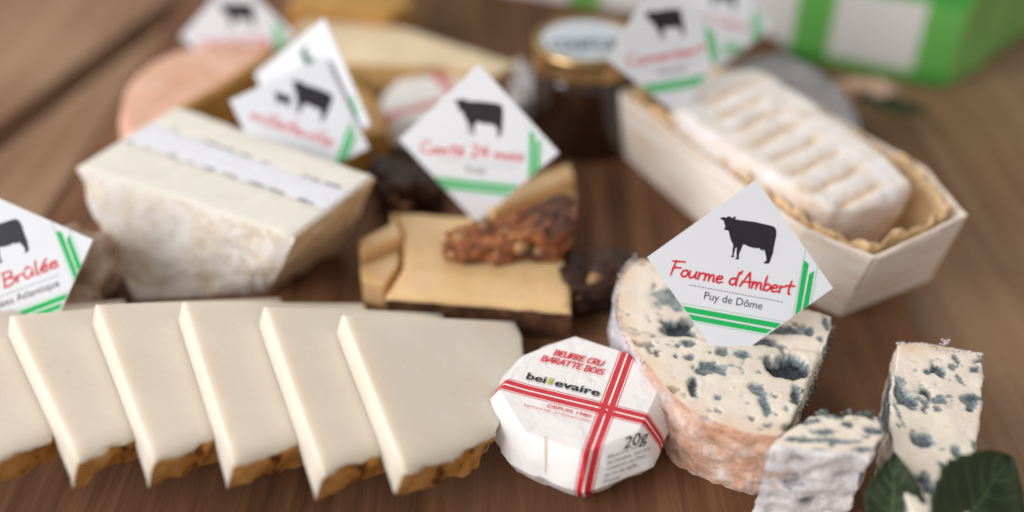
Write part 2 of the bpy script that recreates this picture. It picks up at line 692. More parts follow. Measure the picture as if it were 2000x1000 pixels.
for k, (ne, fa, lab) in enumerate(slices):
    n_, f_, e1, e2, en = slice_frame(ne, fa, 1.98)
    root = thing('cheese_slice', lab, 'cheese slice', (n_.x + 1.5, n_.y + 2, 0.3), 'fanned slices of pale cheese')
    sy = (f_ - n_).length / LEN5
    jit = random.Random(k + 3)
    shp = [(a + (jit.uniform(-.05, .05) if 0 < i < 9 and k < 5 else 0), b * sy + (jit.uniform(-.05, .05) if k < 5 else 0)) for i, (a, b) in enumerate(SHAPE)]
    V, F, T = prism(shp, 0.0, -SLH, tags=SHTAG, r=0.055, ds=0.11, arcs=3, edge_top=True)
    sd = k * 13.7

    def df(v, n, sd=sd, ymin=None):
        # crust roughness near the rind end, gentle waviness elsewhere
        dr = min(((v.xy - Vector(a)).length for a in RINDPTS))
        q = max(0.0, 1 - dr / 0.16)
        o = n * (0.004 * fbm(v + Vector((sd, 0, 0)), 0.6, 3))
        if q > 0 and n.z < 0.85:
            o += n * q * (0.13 * fbm(v + Vector((sd, 3, 0)), 2.6, 4) + 0.03)
        return o
    RP = [Vector(q) for q in shp[:4]]
    RINDPTS = []
    for a, b in zip(RP, RP[1:]):
        for j in range(14):
            RINDPTS.append(a.lerp(b, j / 14))
    V = displace(V, F, df)
    mk = []
    for v in V:
        dr = min(((v.xy - a).length for a in RINDPTS))
        right = max(0, min(1, (v.x - 2.9) / 0.8))
        mk.append((0, 0, max(0, 1 - dr / 0.55) ** 2 * 0.9))
    W = [n_ + e1 * v.x + e2 * v.y + en * v.z for v in V]
    solid('s', W, F, T, [('paste', M_slice, ('top', 'side', 'left', 'base')), ('rind', M_crust, ('rind',))], root, mk)

# ------------------------------------------------------------------ butter pats
BC = P(1132, 765, 1.35)
BROT = math.radians(-19)


def to_local(p, c=BC, rot=BROT):
    d = Vector((p.x - c.x, p.y - c.y))
    return Vector((d.x * math.cos(-rot) - d.y * math.sin(-rot), d.x * math.sin(-rot) + d.y * math.cos(-rot)))


sx_ = to_local(P(1196, 772, 1.35)).x
sy_ = to_local(P(1110, 783, 1.35)).y


def m_butter():
    m = Mat('printed_butter_paper', 0.42, 0.35, 0.1, (0.1, 0.08, 0.06))
    sep = m.n('ShaderNodeSeparateXYZ')
    m.l(m.co, sep.inputs[0])

    def band(v, c):
        d = m.math('ABSOLUTE', m.math('SUBTRACT', v, c))
        b1 = m.math('COMPARE', d, 0.073, 0.056)
        b2 = m.math('COMPARE', d, 0.158, 0.010)
        return m.math('MAXIMUM', b1, b2)
    r = m.math('MAXIMUM', band(sep.outputs[0], sx_), band(sep.outputs[1], sy_))
    c = m.mix(m.noise(1.3, 4), srgb(232, 226, 226), srgb(240, 234, 232))
    m.color(m.mix(r, c, srgb(200, 36, 48)))
    m.bump(m.noise(1.3, 5, 0.55, None, 1.2), 0.09, 0.6)
    return m.m


M_butter = m_butter()


def butter(label, loc, rot, scale=1.0, detail=True):
    root = thing('butter_pat', label, 'butter pat', loc, 'paper wrapped butter pats', (0, 0, rot))
    rings = [(1.50, 1.375), (1.55, 1.345), (1.67, 1.18), (1.84, 0.92), (1.91, 0.76), (1.74, 0.44), (1.46, 0.10), (1.38, 0.0)]
    n = 96
    wob = [1.0, .97, 1.03, .96, 1.02, .99, 1.04, .97]
    V, F = [], []
    for r, z in rings:
        for i in range(n):
            q, t = i // 12, (i % 12) / 12
            c0 = Vector((math.cos(q * math.pi / 4 + .33), math.sin(q * math.pi / 4 + .33), 0)) * r * wob[q]
            c1 = Vector((math.cos((q + 1) * math.pi / 4 + .33), math.sin((q + 1) * math.pi / 4 + .33), 0)) * r * wob[(q + 1) % 8]
            p = c0.lerp(c1, t)
            out = Vector((p.x, p.y, 0)).normalized()
            p = p.lerp(out * r * .97, .2 if z < 1.3 else .06)
            if z < 1.3:                       # folded paper: pleats and dents
                fold = abs(((t + .21 * q) % 1) - .5) * 2
                p += out * ((-.045 * max(0, 1 - fold / .16) if q in (0, 2, 4, 5) else 0) * min(1, (1.3 - z) / .6) + .07 * noise.noise(p * 1.7 + Vector((0, 0, z * 1.5))) + .03 * abs(noise.noise(p * 4)))
            p.z = z + (.04 * noise.noise(Vector((p.x, p.y, 1))) if .05 < z else 0)
            V.append(p * scale)
    for j in range(len(rings) - 1):
        for i in range(n):
            F.append((j * n + i, j * n + (i + 1) % n, (j + 1) * n + (i + 1) % n, (j + 1) * n + i))
    # top disc
    prev = 0
    for q, f in enumerate((0.66, 0.33)):
        b = len(V)
        for i in range(n):
            v = V[i]
            V.append(Vector((v.x * f, v.y * f, 1.365 * scale + 0.012 * noise.noise(Vector((v.x * f * 1.5, v.y * f * 1.5, 5))))))
        for i in range(n):
            F.append((prev + i, prev + (i + 1) % n, b + (i + 1) % n, b + i))
        prev = b
    V.append(Vector((0, 0, 1.365 * scale)))
    for i in range(n):
        F.append((prev + i, prev + (i + 1) % n, len(V) - 1))
    F.append(tuple((len(rings) - 1) * n + i for i in range(n)))
    obj('wrapper', V, F, M_butter, root, local=True, sharp=38)
    return root


bp = butter('white octagonal butter pat with a red ribbon cross and black lettering', (BC.x, BC.y, 0), BROT)


def bl(v):
    return Vector((v.x, v.y, 1.392 + v.z))


def bpx(x, y):
    return to_local(P(x, y, 1.38))


a_ = bpx(1083, 692); b_ = bpx(1182, 738)
V, F = pen_text('BEURRE CRU', a_.x - .02, a_.y - .03, 0.155, 1.02, 0.028, bl)
obj('printed_heading', V, F, M_red, bp, local=True, smooth=False)
a2 = bpx(1058, 700)
V, F = pen_text('BARATTE BOIS', a2.x, a_.y - .265, 0.155, 1.27, 0.028, bl)
obj('printed_heading', V, F, M_red, bp, local=True, smooth=False)
a3 = bpx(1030, 733); b3 = bpx(1167, 782)
yb = (a3.y + b3.y) / 2
wd_ = b3.x - a3.x
V, F = font_text('bei', a3.x, yb, 0.26, wd_ * .265, bl, 0.022)
obj('printed_brand', V, F, M_black, bp, local=True, smooth=False)
V, F = font_text('ll', a3.x + wd_ * .30, yb, 0.26, wd_ * .055, bl, 0.02)
obj('printed_brand', V, F, M_lime, bp, local=True, smooth=False)
V, F = font_text('evaire', a3.x + wd_ * .39, yb, 0.26, wd_ * .61, bl, 0.022)
obj('printed_brand', V, F, M_black, bp, local=True, smooth=False)
V, F = font_text('DEPUIS 1980', bpx(1070, 792).x, sy_ - .32, 0.12, 0.85, bl, 0.01)
obj('printed_line', V, F, M_red, bp, local=True, smooth=False)
V, F = font_text('laiterie artisanale', bpx(1020, 800).x, sy_ - .43, 0.075, 1.3, bl, 0.0)
obj('printed_line', V, F, M_red, bp, local=True, smooth=False)
# weight, small print and fold seam lie on the sloping sides of the wrapper
bw = [o for o in bp.children if o.name.startswith('wrapper')][0]
MB_ = Matrix.Translation(Vector((BC.x, BC.y, 0))) @ Matrix.Rotation(BROT, 4, 'Z')
MBi = MB_.inverted()


def on_wrapper(x, y, lift=.02):
    o_ = MBi @ CAM
    d_ = (MBi.to_3x3() @ ray(x, y)).normalized()
    hit, loc, nor, _i = bw.ray_cast(o_ * CM, d_)
    return loc / CM + nor * lift if hit else None


def side_print(nm, txt, x, y, w, h, slope, mat, bold=0.0):
    co = []

    def f(v):
        co.append((x + v.x + v.y * .25, y + v.x * slope - v.y))
        return v
    V, F = font_text(txt, 0, 0, h, w, f, bold)
    W = [on_wrapper(*q) for q in co]
    if all(q is not None for q in W):
        obj(nm, W, F, mat, bp, local=True, smooth=False)


side_print('printed_weight', '20g', 1216, 878, 46, 34, -.36, M_black, .0)
for j, t in enumerate(('Beurre cru', 'de baratte, lait cru', 'conserver au frais', 'lait cru de vache', 'France')):
    side_print('printed_line', t, 1186 - j * 2, 896 + 12 * j, (64, 84, 76, 62, 30)[j], 11, -.36, M_grey)
seam = []
for j in range(9):
    for dx in (-2, 2):
        q = on_wrapper(1066 + dx * (1 - .04 * j), 852 + 9 * j, .012)
        if q is not None:
            seam.append(q)
if len(seam) == 18:
    obj('fold_seam', seam, [(2 * j, 2 * j + 1, 2 * j + 3, 2 * j + 2) for j in range(8)], m_plain('seam_paper', srgb(216, 194, 168), .6, .2, .05), bp, local=True)
c2 = P(850, 195, 1.3)
butter('second red striped butter pat, blurred behind the long-matured cheese card', (c2.x, c2.y, 0), math.radians(28), 1.0)


# ------------------------------------------------------------------ name cards
COW = [(448, 243), (470, 239), (481, 243), (492, 235), (505, 237), (515, 245), (528, 236), (537, 238), (530, 251), (560, 256), (600, 261), (640, 266), (700, 280), (735, 288), (752, 296), (761, 315), (760, 345), (752, 380), (743, 425), (742, 440), (735, 455), (727, 480), (722, 496), (705, 499), (688, 497), (695, 488), (705, 480), (703, 460), (697, 432), (690, 418), (684, 430), (679, 419), (672, 426), (668, 412), (640, 412), (610, 405), (585, 392), (575, 392), (567, 410), (556, 435), (550, 455), (553, 468), (545, 476), (530, 474), (538, 463), (538, 430), (540, 406), (532, 412), (527, 430), (522, 452), (525, 461), (514, 465), (507, 460), (514, 450), (516, 420), (520, 395), (506, 365), (500, 340), (495, 317), (485, 312), (473, 312), (470, 301), (477, 292), (471, 275), (468, 258), (452, 252)]
GOAT = [(470, 250), (484, 246), (500, 215), (512, 222), (510, 250), (530, 290), (600, 300), (680, 296), (705, 310), (712, 345), (702, 392), (706, 430), (700, 480), (680, 480), (680, 430), (660, 390), (600, 385), (560, 390), (556, 430), (552, 480), (534, 480), (532, 430), (520, 380), (500, 330), (484, 300), (466, 286), (460, 270)]
ZL, ZR, ZTp, ZB = Vector((40, 462)), Vector((1077, 635)), Vector((651, 31)), Vector((466, 1065))
ZC = (ZL + ZR + ZTp + ZB) / 4
ZU, ZV = (ZR - ZL) / 2, (ZTp - ZB) / 2
DET = ZU.x * ZV.y - ZV.x * ZU.y


def zl(p):
    d = Vector(p) - ZC
    return Vector(((d.x * ZV.y - ZV.x * d.y) / DET, (ZU.x * d.y - d.x * ZU.y) / DET))


def clip_diamond(poly, m=0.995):
    poly = [Vector(p) for p in poly]
    for sx in (1, -1):
        for sy in (1, -1):
            out = []
            for i in range(len(poly)):
                a, b = poly[i], poly[(i + 1) % len(poly)]
                fa, fb = a.x * sx + a.y * sy - m, b.x * sx + b.y * sy - m
                if fa <= 0:
                    out.append(a)
                if (fa <= 0) != (fb <= 0):
                    out.append(a.lerp(b, fa / (fa - fb)))
            poly = out
            if not poly:
                return []
    return poly


def card(label, fr, name, place, animal='cow', name_w=0.66, curl=0.0, shift=0.0, group='diamond cheese name cards'):
    c, u, v, h = fr
    M = frame(c, u, v)
    root = thing('name_card', label, 'name card', c, group)

    def bend(a, b):
        return curl * (a * a) - 0.02 * b

    def xf(p, lift=0.0):
        return M @ Vector((p.x * h, p.y * h, h * bend(p.x, p.y) + 0.018 + lift))
    # the card itself: a rotated square sheet with thickness
    n = 14
    V, F = [], []
    for s in (0.014, -0.014):
        for i in range(n + 1):
            for j in range(n + 1):
                p, q = i / n, j / n
                a, b = (p - q), (p + q - 1)
                V.append(M @ Vector((a * h, b * h, h * bend(a, b) + s)))
    N = (n + 1) ** 2
    for i in range(n):
        for j in range(n):
            q = i * (n + 1) + j
            F.append((q, q + n + 1, q + n + 2, q + 1))
            F.append((N + q, N + q + 1, N + q + n + 2, N + q + n + 1))
    for i in range(n):
        for a, b in ((i * (n + 1), (i + 1) * (n + 1)), (i * (n + 1) + n, (i + 1) * (n + 1) + n), (i, i + 1), (n * (n + 1) + i, n * (n + 1) + i + 1)):
            F.append((a, b, N + b, N + a))
    obj('card_sheet', V, F, M_paper, root, smooth=False)

    def fill(nm, pts, mat, clip=True, lift=0.0):
        q = [zl(p) for p in pts]
        if clip:
            q = clip_diamond(q)
        if len(q) < 3:
            return
        res = delaunay_2d_cdt(q, [], [list(range(len(q)))], 1, 1e-6)
        obj(nm, [xf(p, lift) for p in res[0]], [tuple(f) for f in res[2]], mat, root, smooth=False)
    if animal == 'goat':
        fill('animal_print', GOAT, M_green if False else M_goat)
    else:
        fill('animal_print', COW, M_black)
    if animal == 'calf':
        fill('animal_print', [(405 - (p[0] - 604) * -0.42, 395 + (p[1] - 368) * .42) for p in COW], M_black)
    bars = [[(180, 724), (785, 832), (755, 858), (205, 759)], [(210, 769), (735, 866), (700, 888), (240, 804)],
            [(915, 480), (941, 500), (893, 772), (862, 790)], [(943, 556), (972, 538), (938, 738), (903, 760)]]
    for b in bars:
        fill('green_bar', b, M_green)
    lines = [[(180, 708), (810, 822), (810, 825), (180, 711)], [(260, 814), (700, 897), (700, 900), (260, 817)],
             [(923, 412), (926, 412), (852, 790), (849, 790)], [(988, 510), (991, 510), (952, 740), (949, 740)]]
    for b in lines:
        fill('green_line', b, M_mint)
    bx = zl((845, 640)) - zl((165, 560))
    p0 = zl((168, 560)); p1 = zl((845, 672))
    dirn = (p1 - p0); wid = dirn.length; dirn.normalize()
    per = Vector((-dirn.y, dirn.x))

    def txf(p):
        q = p0 + dirn * p.x + per * p.y
        return xf(q, 0.002 + p.z)
    if name:
        w = wid * name_w / 0.66
        V, F = pen_text(name, (wid - w) / 2 + shift, 0.0, 0.155, w, 0.021, txf)
        obj('printed_name', V, F, M_red, root, smooth=False)
    V, F = [], []
    d0, d1 = zl((278, 617)), zl((792, 712))
    for i in range(36):
        q = d0.lerp(d1, i / 35)
        b = len(V)
        for k in range(6):
            V.append(xf(q + Vector((math.cos(k * 1.047), math.sin(k * 1.047))) * 0.0072))
        F.append(tuple(range(b, b + 6)))
    o = obj('dotted_line', V, F, M_black, root, smooth=False)
    o['kind'] = 'stuff'
    if place:
        q0 = zl((354, 695)); q1 = zl((678, 755))
        dd = (q1 - q0); L = dd.length; dd.normalize(); pp = Vector((-dd.y, dd.x))
        L2 = min(1.0, 0.052 * len(place)) if len(place) != 11 else L
        mid = (q0 + q1) / 2
        V, F = font_text(place, -L2 / 2, 0.0, 0.118, L2, lambda p: xf(mid + dd * p.x + pp * p.y), 0.0)
        obj('printed_origin', V, F, M_black, root, smooth=False)
    return root


M_mint = m_plain('pale_green_ink', srgb(120, 205, 160), 0.6, 0.2, 0.02, 8)
M_goat = m_plain('dark_green_ink', srgb(20, 92, 62), 0.6, 0.2, 0.02, 8)
CARDS = {
    'fourme': ((4.546, -4.165, 2.779), (0.986, -0.100, -0.130), (0.164, 0.558, 0.813), 1.877),
    'comte': None,
    'mille': (CAM + (Vector((-5.113, 1.012, 3.028)) - CAM) * 1.035 + Vector((.04, .08, .1)), (0.946, -0.178, -0.269), (0.319, 0.646, 0.694), 1.752 * 1.035),
    'goat': (CAM + (Vector((-4.575, 0.435, 4.191)) - CAM) * 1.13, (0.803, -0.595, -0.029), (0.225, 0.257, 0.940), 1.836 * 1.13),
    'brulee': ((-10.642, -3.152, 1.995), (0.931, 0.231, 0.282), (-0.364, 0.576, 0.732), 1.877),
    'jar': ((3.989, 3.613, 3.868), (0.919, 0.394, -0.031), (-0.192, 0.514, 0.836), 1.773),
    'pale': ((5.986, 7.674, 2.969), (0.969, 0.073, -0.236), (0.114, 0.716, 0.689), 1.773),
    'back': ((-8.182, 7.963, 2.183), (0.999, 0.044, -0.009), (-0.007, 0.347, 0.938), 1.710),
}
cc = CAM + (Vector((-0.87, 2.13, 1.9)) - CAM) * 0.93
CARDS['comte'] = (cc, (0.979, -0.201, 0.028), (0.023, 0.243, 0.97), 1.94)
card('sharp white card with a black cow reading Fourme d\'Ambert, stuck in the blue cheese', CARDS['fourme'], "Fourme d'Ambert", 'Puy de Dôme')
card('blurred white card with a cow standing in the brown-rinded hard cheese', CARDS['comte'], 'Comté 24 mois', 'Doubs')
card('white card with a cow and calf at the back edge of the layered cheese', CARDS['mille'], 'millefeuille', None, 'calf', 0.6)
card('white card with a dark green animal, half hidden behind the cow and calf card', CARDS['goat'], 'Tomme', None, 'goat')
card('card reading Brûlée over Atlantique, cut off at the left edge of the photo', CARDS['brulee'], 'Tomme Brûlée', 'Pyrénées Atlantique', 'cow', 0.76, shift=-.13)
card('greyish white card with a cow leaning on the jar beside the wooden box', CARDS['jar'], 'Montbrisé', 'Savoie') if False else card('greyish white card with a cow leaning between the jar and the wooden box', CARDS['jar'], 'Camembert', 'Normandie')
card('very blurred white card behind the wooden box, just left of the green bag', CARDS['pale'], 'Selles', 'Berry', 'cow')
card('blurred cow card at the top left behind the pink-rinded cheese', CARDS['back'], 'raclette', 'Savoie')


# ------------------------------------------------------------------ Fourme: the big half round, the block and the tall slice
M_fourme_rind = Mat('fourme_rind', 0.8, 0.2)
_m = M_fourme_rind
c = _m.ramp(_m.noise(1.7, 8, 0.68, None, 0.3), [(0.28, srgb(170, 120, 96)), (0.4, srgb(212, 162, 134)), (0.52, srgb(226, 190, 170)), (0.66, srgb(238, 224, 216))])
c = _m.mix(_m.sstep(_m.noise(3.2, 6, 0.7), .6, .68), c, srgb(150, 146, 146))
c = _m.mix(_m.attr()[0], c, _m.ramp(_m.noise(3, 6, .7), [(.3, srgb(176, 166, 172)), (.6, srgb(224, 218, 222))]))
_m.color(c)
_m.bump(_m.noise(9, 8, 0.7), 0.07, 0.8)
M_fourme_rind = _m.m
M_white_rind = m_rind('white_grey_rind', [(0.33, srgb(126, 130, 140)), (0.43, srgb(222, 214, 216)), (0.6, srgb(244, 238, 238)), (0.8, srgb(248, 244, 244))], 1.6, 0.07, 0.85, srgb(206, 170, 136), 1.1, (.58, .7))


def holes_fn(holes, z, seed, specks=0.0):
    """list of (px, py, rx, ry, depth cm, darkness) in photo pixels, on the plane z"""
    H = []
    for (x, y, rx, ry, d, dk) in holes:
        c = P(x, y, z)
        ex = (P(x + rx, y, z) - c).length
        ey = (P(x, y + ry, z) - c).length
        H.append((c.x, c.y, ex, ey, d, dk))

    def fn(v):
        w = Vector((v.x, v.y, seed))
        a = 0.5 * fbm(w, 2.6, 2); b = 0.5 * fbm(w + Vector((9, 4, 2)), 2.6, 2)
        pat = fbm(w + Vector((2, 8, 1)), 3.0, 3)
        mold = dark = dep = 0.0
        for (cx, cy, ex, ey, d, dk) in H:
            dx, dy = (v.x - cx) / ex, (v.y - cy) / ey
            if abs(dx) > 2.6 or abs(dy) > 2.6:
                continue
            dx += a * 1.3; dy += b * 1.3
            th = (cx * 7 + cy * 3) % 1.57
            ex2, ey2 = dx * math.cos(th) + dy * math.sin(th), dy * math.cos(th) - dx * math.sin(th)
            r = 0.45 * math.hypot(dx, dy) + 0.6 * max(abs(ex2), abs(ey2)) + 0.16 * fbm(w, 6, 2)
            m = max(0.0, min(1.0, (1.06 - r) / 0.09)) * (0.8 + 0.2 * max(0, min(1, pat * 3 + .7)))
            mold = max(mold, m, (0.16 + .4 * pat) * max(0.0, min(1.0, (1.6 - r) / 0.6)))
            q = max(0.0, min(1.0, (0.8 - r + .25 * pat) / 0.1))
            dark = max(dark, q * dk)
            dep = max(dep, 0.6 * d * max(0.0, min(1.0, (1.02 - r) / 0.25)))
        vn = abs(fbm(w + Vector((1, 1, 6)), 1.3, 4))
        t = max(0, min(1, (0.035 - vn) / 0.03)) * max(0, min(1, (fbm(w, .8, 2) - .12) / .1))
        mold = max(mold, .75 * t); dep = max(dep, .03 * t)
        if specks:
            s = fbm(w * 1.0, 2.1, 4)
            t = max(0, min(1, (s - specks) / 0.1))
            mold = max(mold, t * .8); dark = max(dark, t * t * .4); dep = max(dep, 0.05 * t)
        return mold, dark, dep
    return fn


ZF = 1.6
FPXS = [(1240, 498), (1212, 530), (1199, 585), (1204, 625), (1226, 668), (1262, 716), (1300, 766), (1352, 812), (1430, 842), (1500, 858), (1533, 858),
        (1556, 806), (1582, 740), (1608, 680), (1630, 618), (1600, 604), (1520, 590), (1400, 548), (1300, 510)]
ft = [P(x, y, ZF) for x, y in FPXS]
fb = []
cen = P(1450, 680, ZF)
for i, p in enumerate(ft):
    d = (p - cen); d.z = 0
    fb.append(p + d.normalized() * (-0.05 if i < 11 else -0.12))
ftag = ['rind'] * 10 + ['cut'] * 9
FH = [(1332, 636, 30, 20, .30, 1), (1398, 720, 36, 12, .10, .35), (1545, 716, 38, 21, .42, 1), (1478, 762, 20, 13, .08, .3), (1492, 792, 9, 15, .08, .3),
      (1354, 754, 10, 15, .18, .9), (1414, 685, 15, 9, .08, .4), (1452, 692, 15, 8, .06, .4), (1306, 582, 26, 22, .03, .1), (1545, 640, 42, 8, .05, .8),
      (1490, 664, 38, 11, .04, .8), (1618, 628, 9, 12, .06, .5), (1604, 657, 9, 6, .05, .6), (1283, 690, 5, 9, .07, .7), (1320, 694, 3, 3, .05, 1), (1400, 776, 7, 4, .03, .3),
      (1500, 830, 10, 5, .03, .2), (1536, 800, 5, 7, .05, .3), (1346, 697, 10, 6, .06, .6), (1340, 668, 16, 6, .05, .5), (1482, 726, 6, 3, .02, .2), (1538, 838, 14, 9, .1, .9), (1555, 770, 9, 20, .1, .9)]
fh = holes_fn(FH, ZF, 1.0, .5)
froot = thing('blue_cheese_half_round', 'large half round of blue cheese under the Fourme d\'Ambert card', 'blue cheese', (4.3, -4.9, 0), 'blue cheese pieces')
V, F, T = prism([xy(p) for p in ft], ZF, 0.0, [xy(p) for p in fb], ftag, r=0.07, ds=0.055, soft=1, arcs=2, bulge=0.05)
fmask = []
V2 = []
N = vnormals(V, F)
cutside = set()
for f, t in zip(F, T):
    if t == 'cut':
        cutside.update(f)
ridge_a, ridge_b = P(1335, 662, ZF), P(1600, 690, ZF)
for i, (v, n) in enumerate(zip(V, N)):
    mo, dk, dp = fh(v)
    if n.z > 0.5:
        tt = (v - ridge_a).dot((ridge_b - ridge_a).normalized())
        side = (ridge_b - ridge_a).normalized().cross(v - ridge_a).z + 0.12 * fbm(v, 1.5, 3)
        o = n * (-dp + 0.018 * fbm(v, 1.6, 4)) + Vector((0, 0, -0.06 * max(0, min(1, side / 0.12))))
        V2.append(v + o)
        drim = min((Vector((v.x, v.y)) - Vector((p.x, p.y))).length for p in ft[:11])
        fmask.append((mo, dk, max(0, 1 - drim / 0.55) * .7))
    elif i in cutside and v.x > 4.9:
        s = fbm(v, 1.6, 4)
        t = max(0, min(1, (s + .12) / 0.25))
        V2.append(v + n * (0.06 * fbm(v, 3, 4) - 0.05 * t))
        fmask.append((t, t * .6 * max(0, min(1, fbm(v, 4, 3) + .5)), 0))
    else:
        px = max(0.0, min(1.0, (3.1 - v.x) / 0.7 + 0.6 * fbm(v, 1.5, 3)))
        V2.append(v + n * (0.09 * fbm(v, 2.2, 5)))
        fmask.append((px, 0, 0))
solid('f', V2, F, T, [('paste', M_blue, ('top', 'cut', 'base')), ('rind', M_fourme_rind, ('rind',))], froot, fmask)

ZQ = 1.9
qt = [P(x, y, ZQ) for x, y in ((1506, 872), (1600, 884), (1698, 893), (1729, 845), (1714, 812), (1640, 808), (1582, 812), (1536, 842))]
qb = [p + Vector((dx, dy, 0)) for p, (dx, dy) in zip(qt, ((-.02, .05), (0, .05), (-.1, .05), (-.25, 0), (-.2, -.1), (0, -.1), (0, -.1), (0, 0)))]
qtag = ['rind', 'rind', 'cut', 'cut', 'cut', 'cut', 'cut', 'cut']
QH = [(1590, 858, 34, 5, .04, .5), (1640, 862, 30, 4, .03, .3), (1685, 880, 28, 5, .05, .6), (1610, 842, 22, 5, .05, .5), (1655, 828, 14, 5, .04, .6), (1585, 822, 18, 5, .05, .6), (1705, 838, 16, 8, .06, .7), (1550, 857, 18, 5, .05, .7), (1700, 815, 10, 5, .05, .6), (1630, 815, 20, 3, .03, .4), (1690, 852, 10, 3, .03, .4), (1600, 880, 16, 3, .03, .3)]
qh = holes_fn(QH, ZQ, 5.0, .42)
qroot = thing('blue_cheese_cube', 'small block of blue cheese with white rind, in front of the half round', 'blue cheese', (6.2, -6.2, 0), 'blue cheese pieces')
V, F, T = prism([xy(p) for p in qt], ZQ, 0, [xy(p) for p in qb], qtag, r=0.05, ds=0.055, arcs=2)
N = vnormals(V, F)
qm, V2 = [], []
for v, n in zip(V, N):
    mo, dk, dp = qh(v)
    if n.z > .5:
        V2.append(v + n * (-dp + .02 * fbm(v, 2, 4))); qm.append((mo, dk, 0))
    else:
        s = max(0, min(1, (fbm(v, 1.7, 4) + .05) / .25))
        V2.append(v + n * (.07 * fbm(v, 2.6, 4))); qm.append((s, s * .6, 0))
solid('q', V2, F, T, [('paste', M_blue, ('top', 'cut', 'base')), ('rind', M_white_rind, ('rind',))], qroot, qm)
# flakes of blue mould standing up from the broken back edge
ZS = 1.45
SPX = [(1752, 672), (1800, 666), (1860, 676), (1918, 690), (1921, 740), (1917, 800), (1908, 880), (1898, 960), (1890, 1040), (1800, 1040), (1772, 985), (1748, 900), (1741, 830), (1744, 750)]
st = [P(x, y, ZS) for x, y in SPX]
sb = [p + Vector((0.02, 0.0, 0)) for p in st]
stag = ['rind'] * 3 + ['cut'] * 11
SH = [(1766, 764, 24, 26, .13, .55), (1834, 726, 15, 17, .14, .6), (1808, 764, 10, 8, .14, 1), (1896, 782, 24, 13, .1, .6), (1802, 857, 20, 17, .16, .6), (1869, 882, 9, 10, .08, .5), (1808, 944, 16, 22, .16, .6),
      (1866, 700, 6, 9, .04, .4), (1905, 722, 9, 6, .05, .7), (1836, 776, 9, 7, .04, .2), (1832, 800, 7, 9, .04, .4), (1842, 907, 7, 6, .05, .5), (1895, 798, 8, 6, .08, .8), (1876, 742, 5, 8, .03, .2), (1812, 725, 7, 5, .04, .5),
      (1752, 800, 4, 30, .03, .2), (1800, 978, 8, 6, .05, .5), (1905, 870, 7, 10, .06, .4), (1854, 776, 8, 3, .02, .2), (1788, 722, 3, 3, .02, .3), (1841, 877, 4, 3, .03, .4)]
sh = holes_fn(SH, ZS, 11.0, .52)
sroot = thing('blue_cheese_slice', 'tall narrow slice of blue cheese lying at the right beside the leaves', 'blue cheese', (7.7, -5.6, 0), 'blue cheese pieces')
V, F, T = prism([xy(p) for p in st], ZS, 0, [xy(p) for p in sb], stag, r=0.05, ds=0.05, arcs=2)
N = vnormals(V, F)
sm, V2 = [], []
ry0 = P(1835, 676, ZS).y
for v, n in zip(V, N):
    mo, dk, dp = sh(v)
    rimv = max(0, 1 - abs(v.y - ry0) / 0.3)
    if n.z > .5:
        V2.append(v + n * (-dp + .02 * fbm(v, 2, 4))); sm.append((mo, dk, rimv * .7))
    else:
        s = max(0, min(1, (fbm(v + Vector((4, 4, 4)), 1.7, 4)) / .25))
        V2.append(v + n * (.05 * fbm(v, 2.6, 4))); sm.append((s, s * .4, 0))
solid('s', V2, F, T, [('paste', M_blue, ('top', 'cut', 'base')), ('rind', M_white_rind, ('rind',))], sroot, sm)


def crumb(c, r, seed, n=2):
    bm = bmesh.new()
    bmesh.ops.create_icosphere(bm, subdivisions=n, radius=1.0)
    amp = .55
    sq = Vector((1, 1, 1))
    if n == 1:
        amp = 1.2
        sq = Vector((random.uniform(.4, 1.8), random.uniform(.4, 1.5), random.uniform(.4, 1.5)))
    V = [Vector(c) + Vector((v.co.x * r[0] * sq.x, v.co.y * r[1] * sq.y, v.co.z * r[2] * sq.z)) * (1 + amp * noise.noise(v.co * 1.6 + Vector((seed * 3.7, 0, 0)))) for v in bm.verts]
    bm.verts.index_update()
    F = [tuple(v.index for v in f.verts) for f in bm.faces]
    bm.free()
    return V, F


def merge(parts):
    V, F = [], []
    for v, f in parts:
        b = len(V)
        V += v; F += [tuple(i + b for i in q) for q in f]
    return V, F


M_white_mold = m_plain('white_mould', srgb(226, 218, 218), 0.9, 0.1, 0.1, 9, 0.05, 30)
M_mold = m_plain('blue_grey_mould', srgb(120, 128, 128), 0.9, 0.1, 0.25, 9, 0.05, 30)
ps = []
for k in range(170):
    t = k / 169
    e = P(1752 + 166 * t, 669 + (8 if t > .4 else 0) + 14 * t, ZS)
    s = random.uniform(.008, .03) * (1 + max(0, noise.noise(Vector((t * 9, 0, 0)))))
    ps.append(crumb(e + Vector((0, random.uniform(-.04, .03), random.uniform(-.05, .008))), (s, s, s * .8), k, 1))
for k in range(16):
    ps.append(crumb(P(1846 + random.gauss(0, 5), 674 - abs(random.gauss(0, 5)), ZS), (.024, .024, .024), k + 60, 1))
o = obj('mould_fuzz', *merge(ps), M_white_mold, sroot); o['kind'] = 'stuff'
ps = []
for k in range(110):
    x = random.choice([random.gauss(1612, 6), random.gauss(1688, 16), random.uniform(1600, 1712)])
    e = P(x, 809, ZQ)
    s = random.uniform(.012, .038)
    ps.append(crumb(e + Vector((0, random.uniform(-.04, .1), random.uniform(-.06, .02))), (s, s * .6, s * .8), k, 1))
o = obj('mould_fuzz', *merge(ps), M_mold, qroot); o['kind'] = 'stuff'
ps = []
for k in range(120):
    t = random.random()
    a = P(1630, 622, ZF).lerp(P(1545, 845, ZF), t)
    s = random.uniform(.012, .04)
    ps.append(crumb(a + Vector((.05 + random.uniform(-.04, .05), 0, -random.random() * .9)), (s * .7, s, s), k, 1))
o = obj('mould_fuzz', *merge(ps), M_mold, froot); o['kind'] = 'stuff'
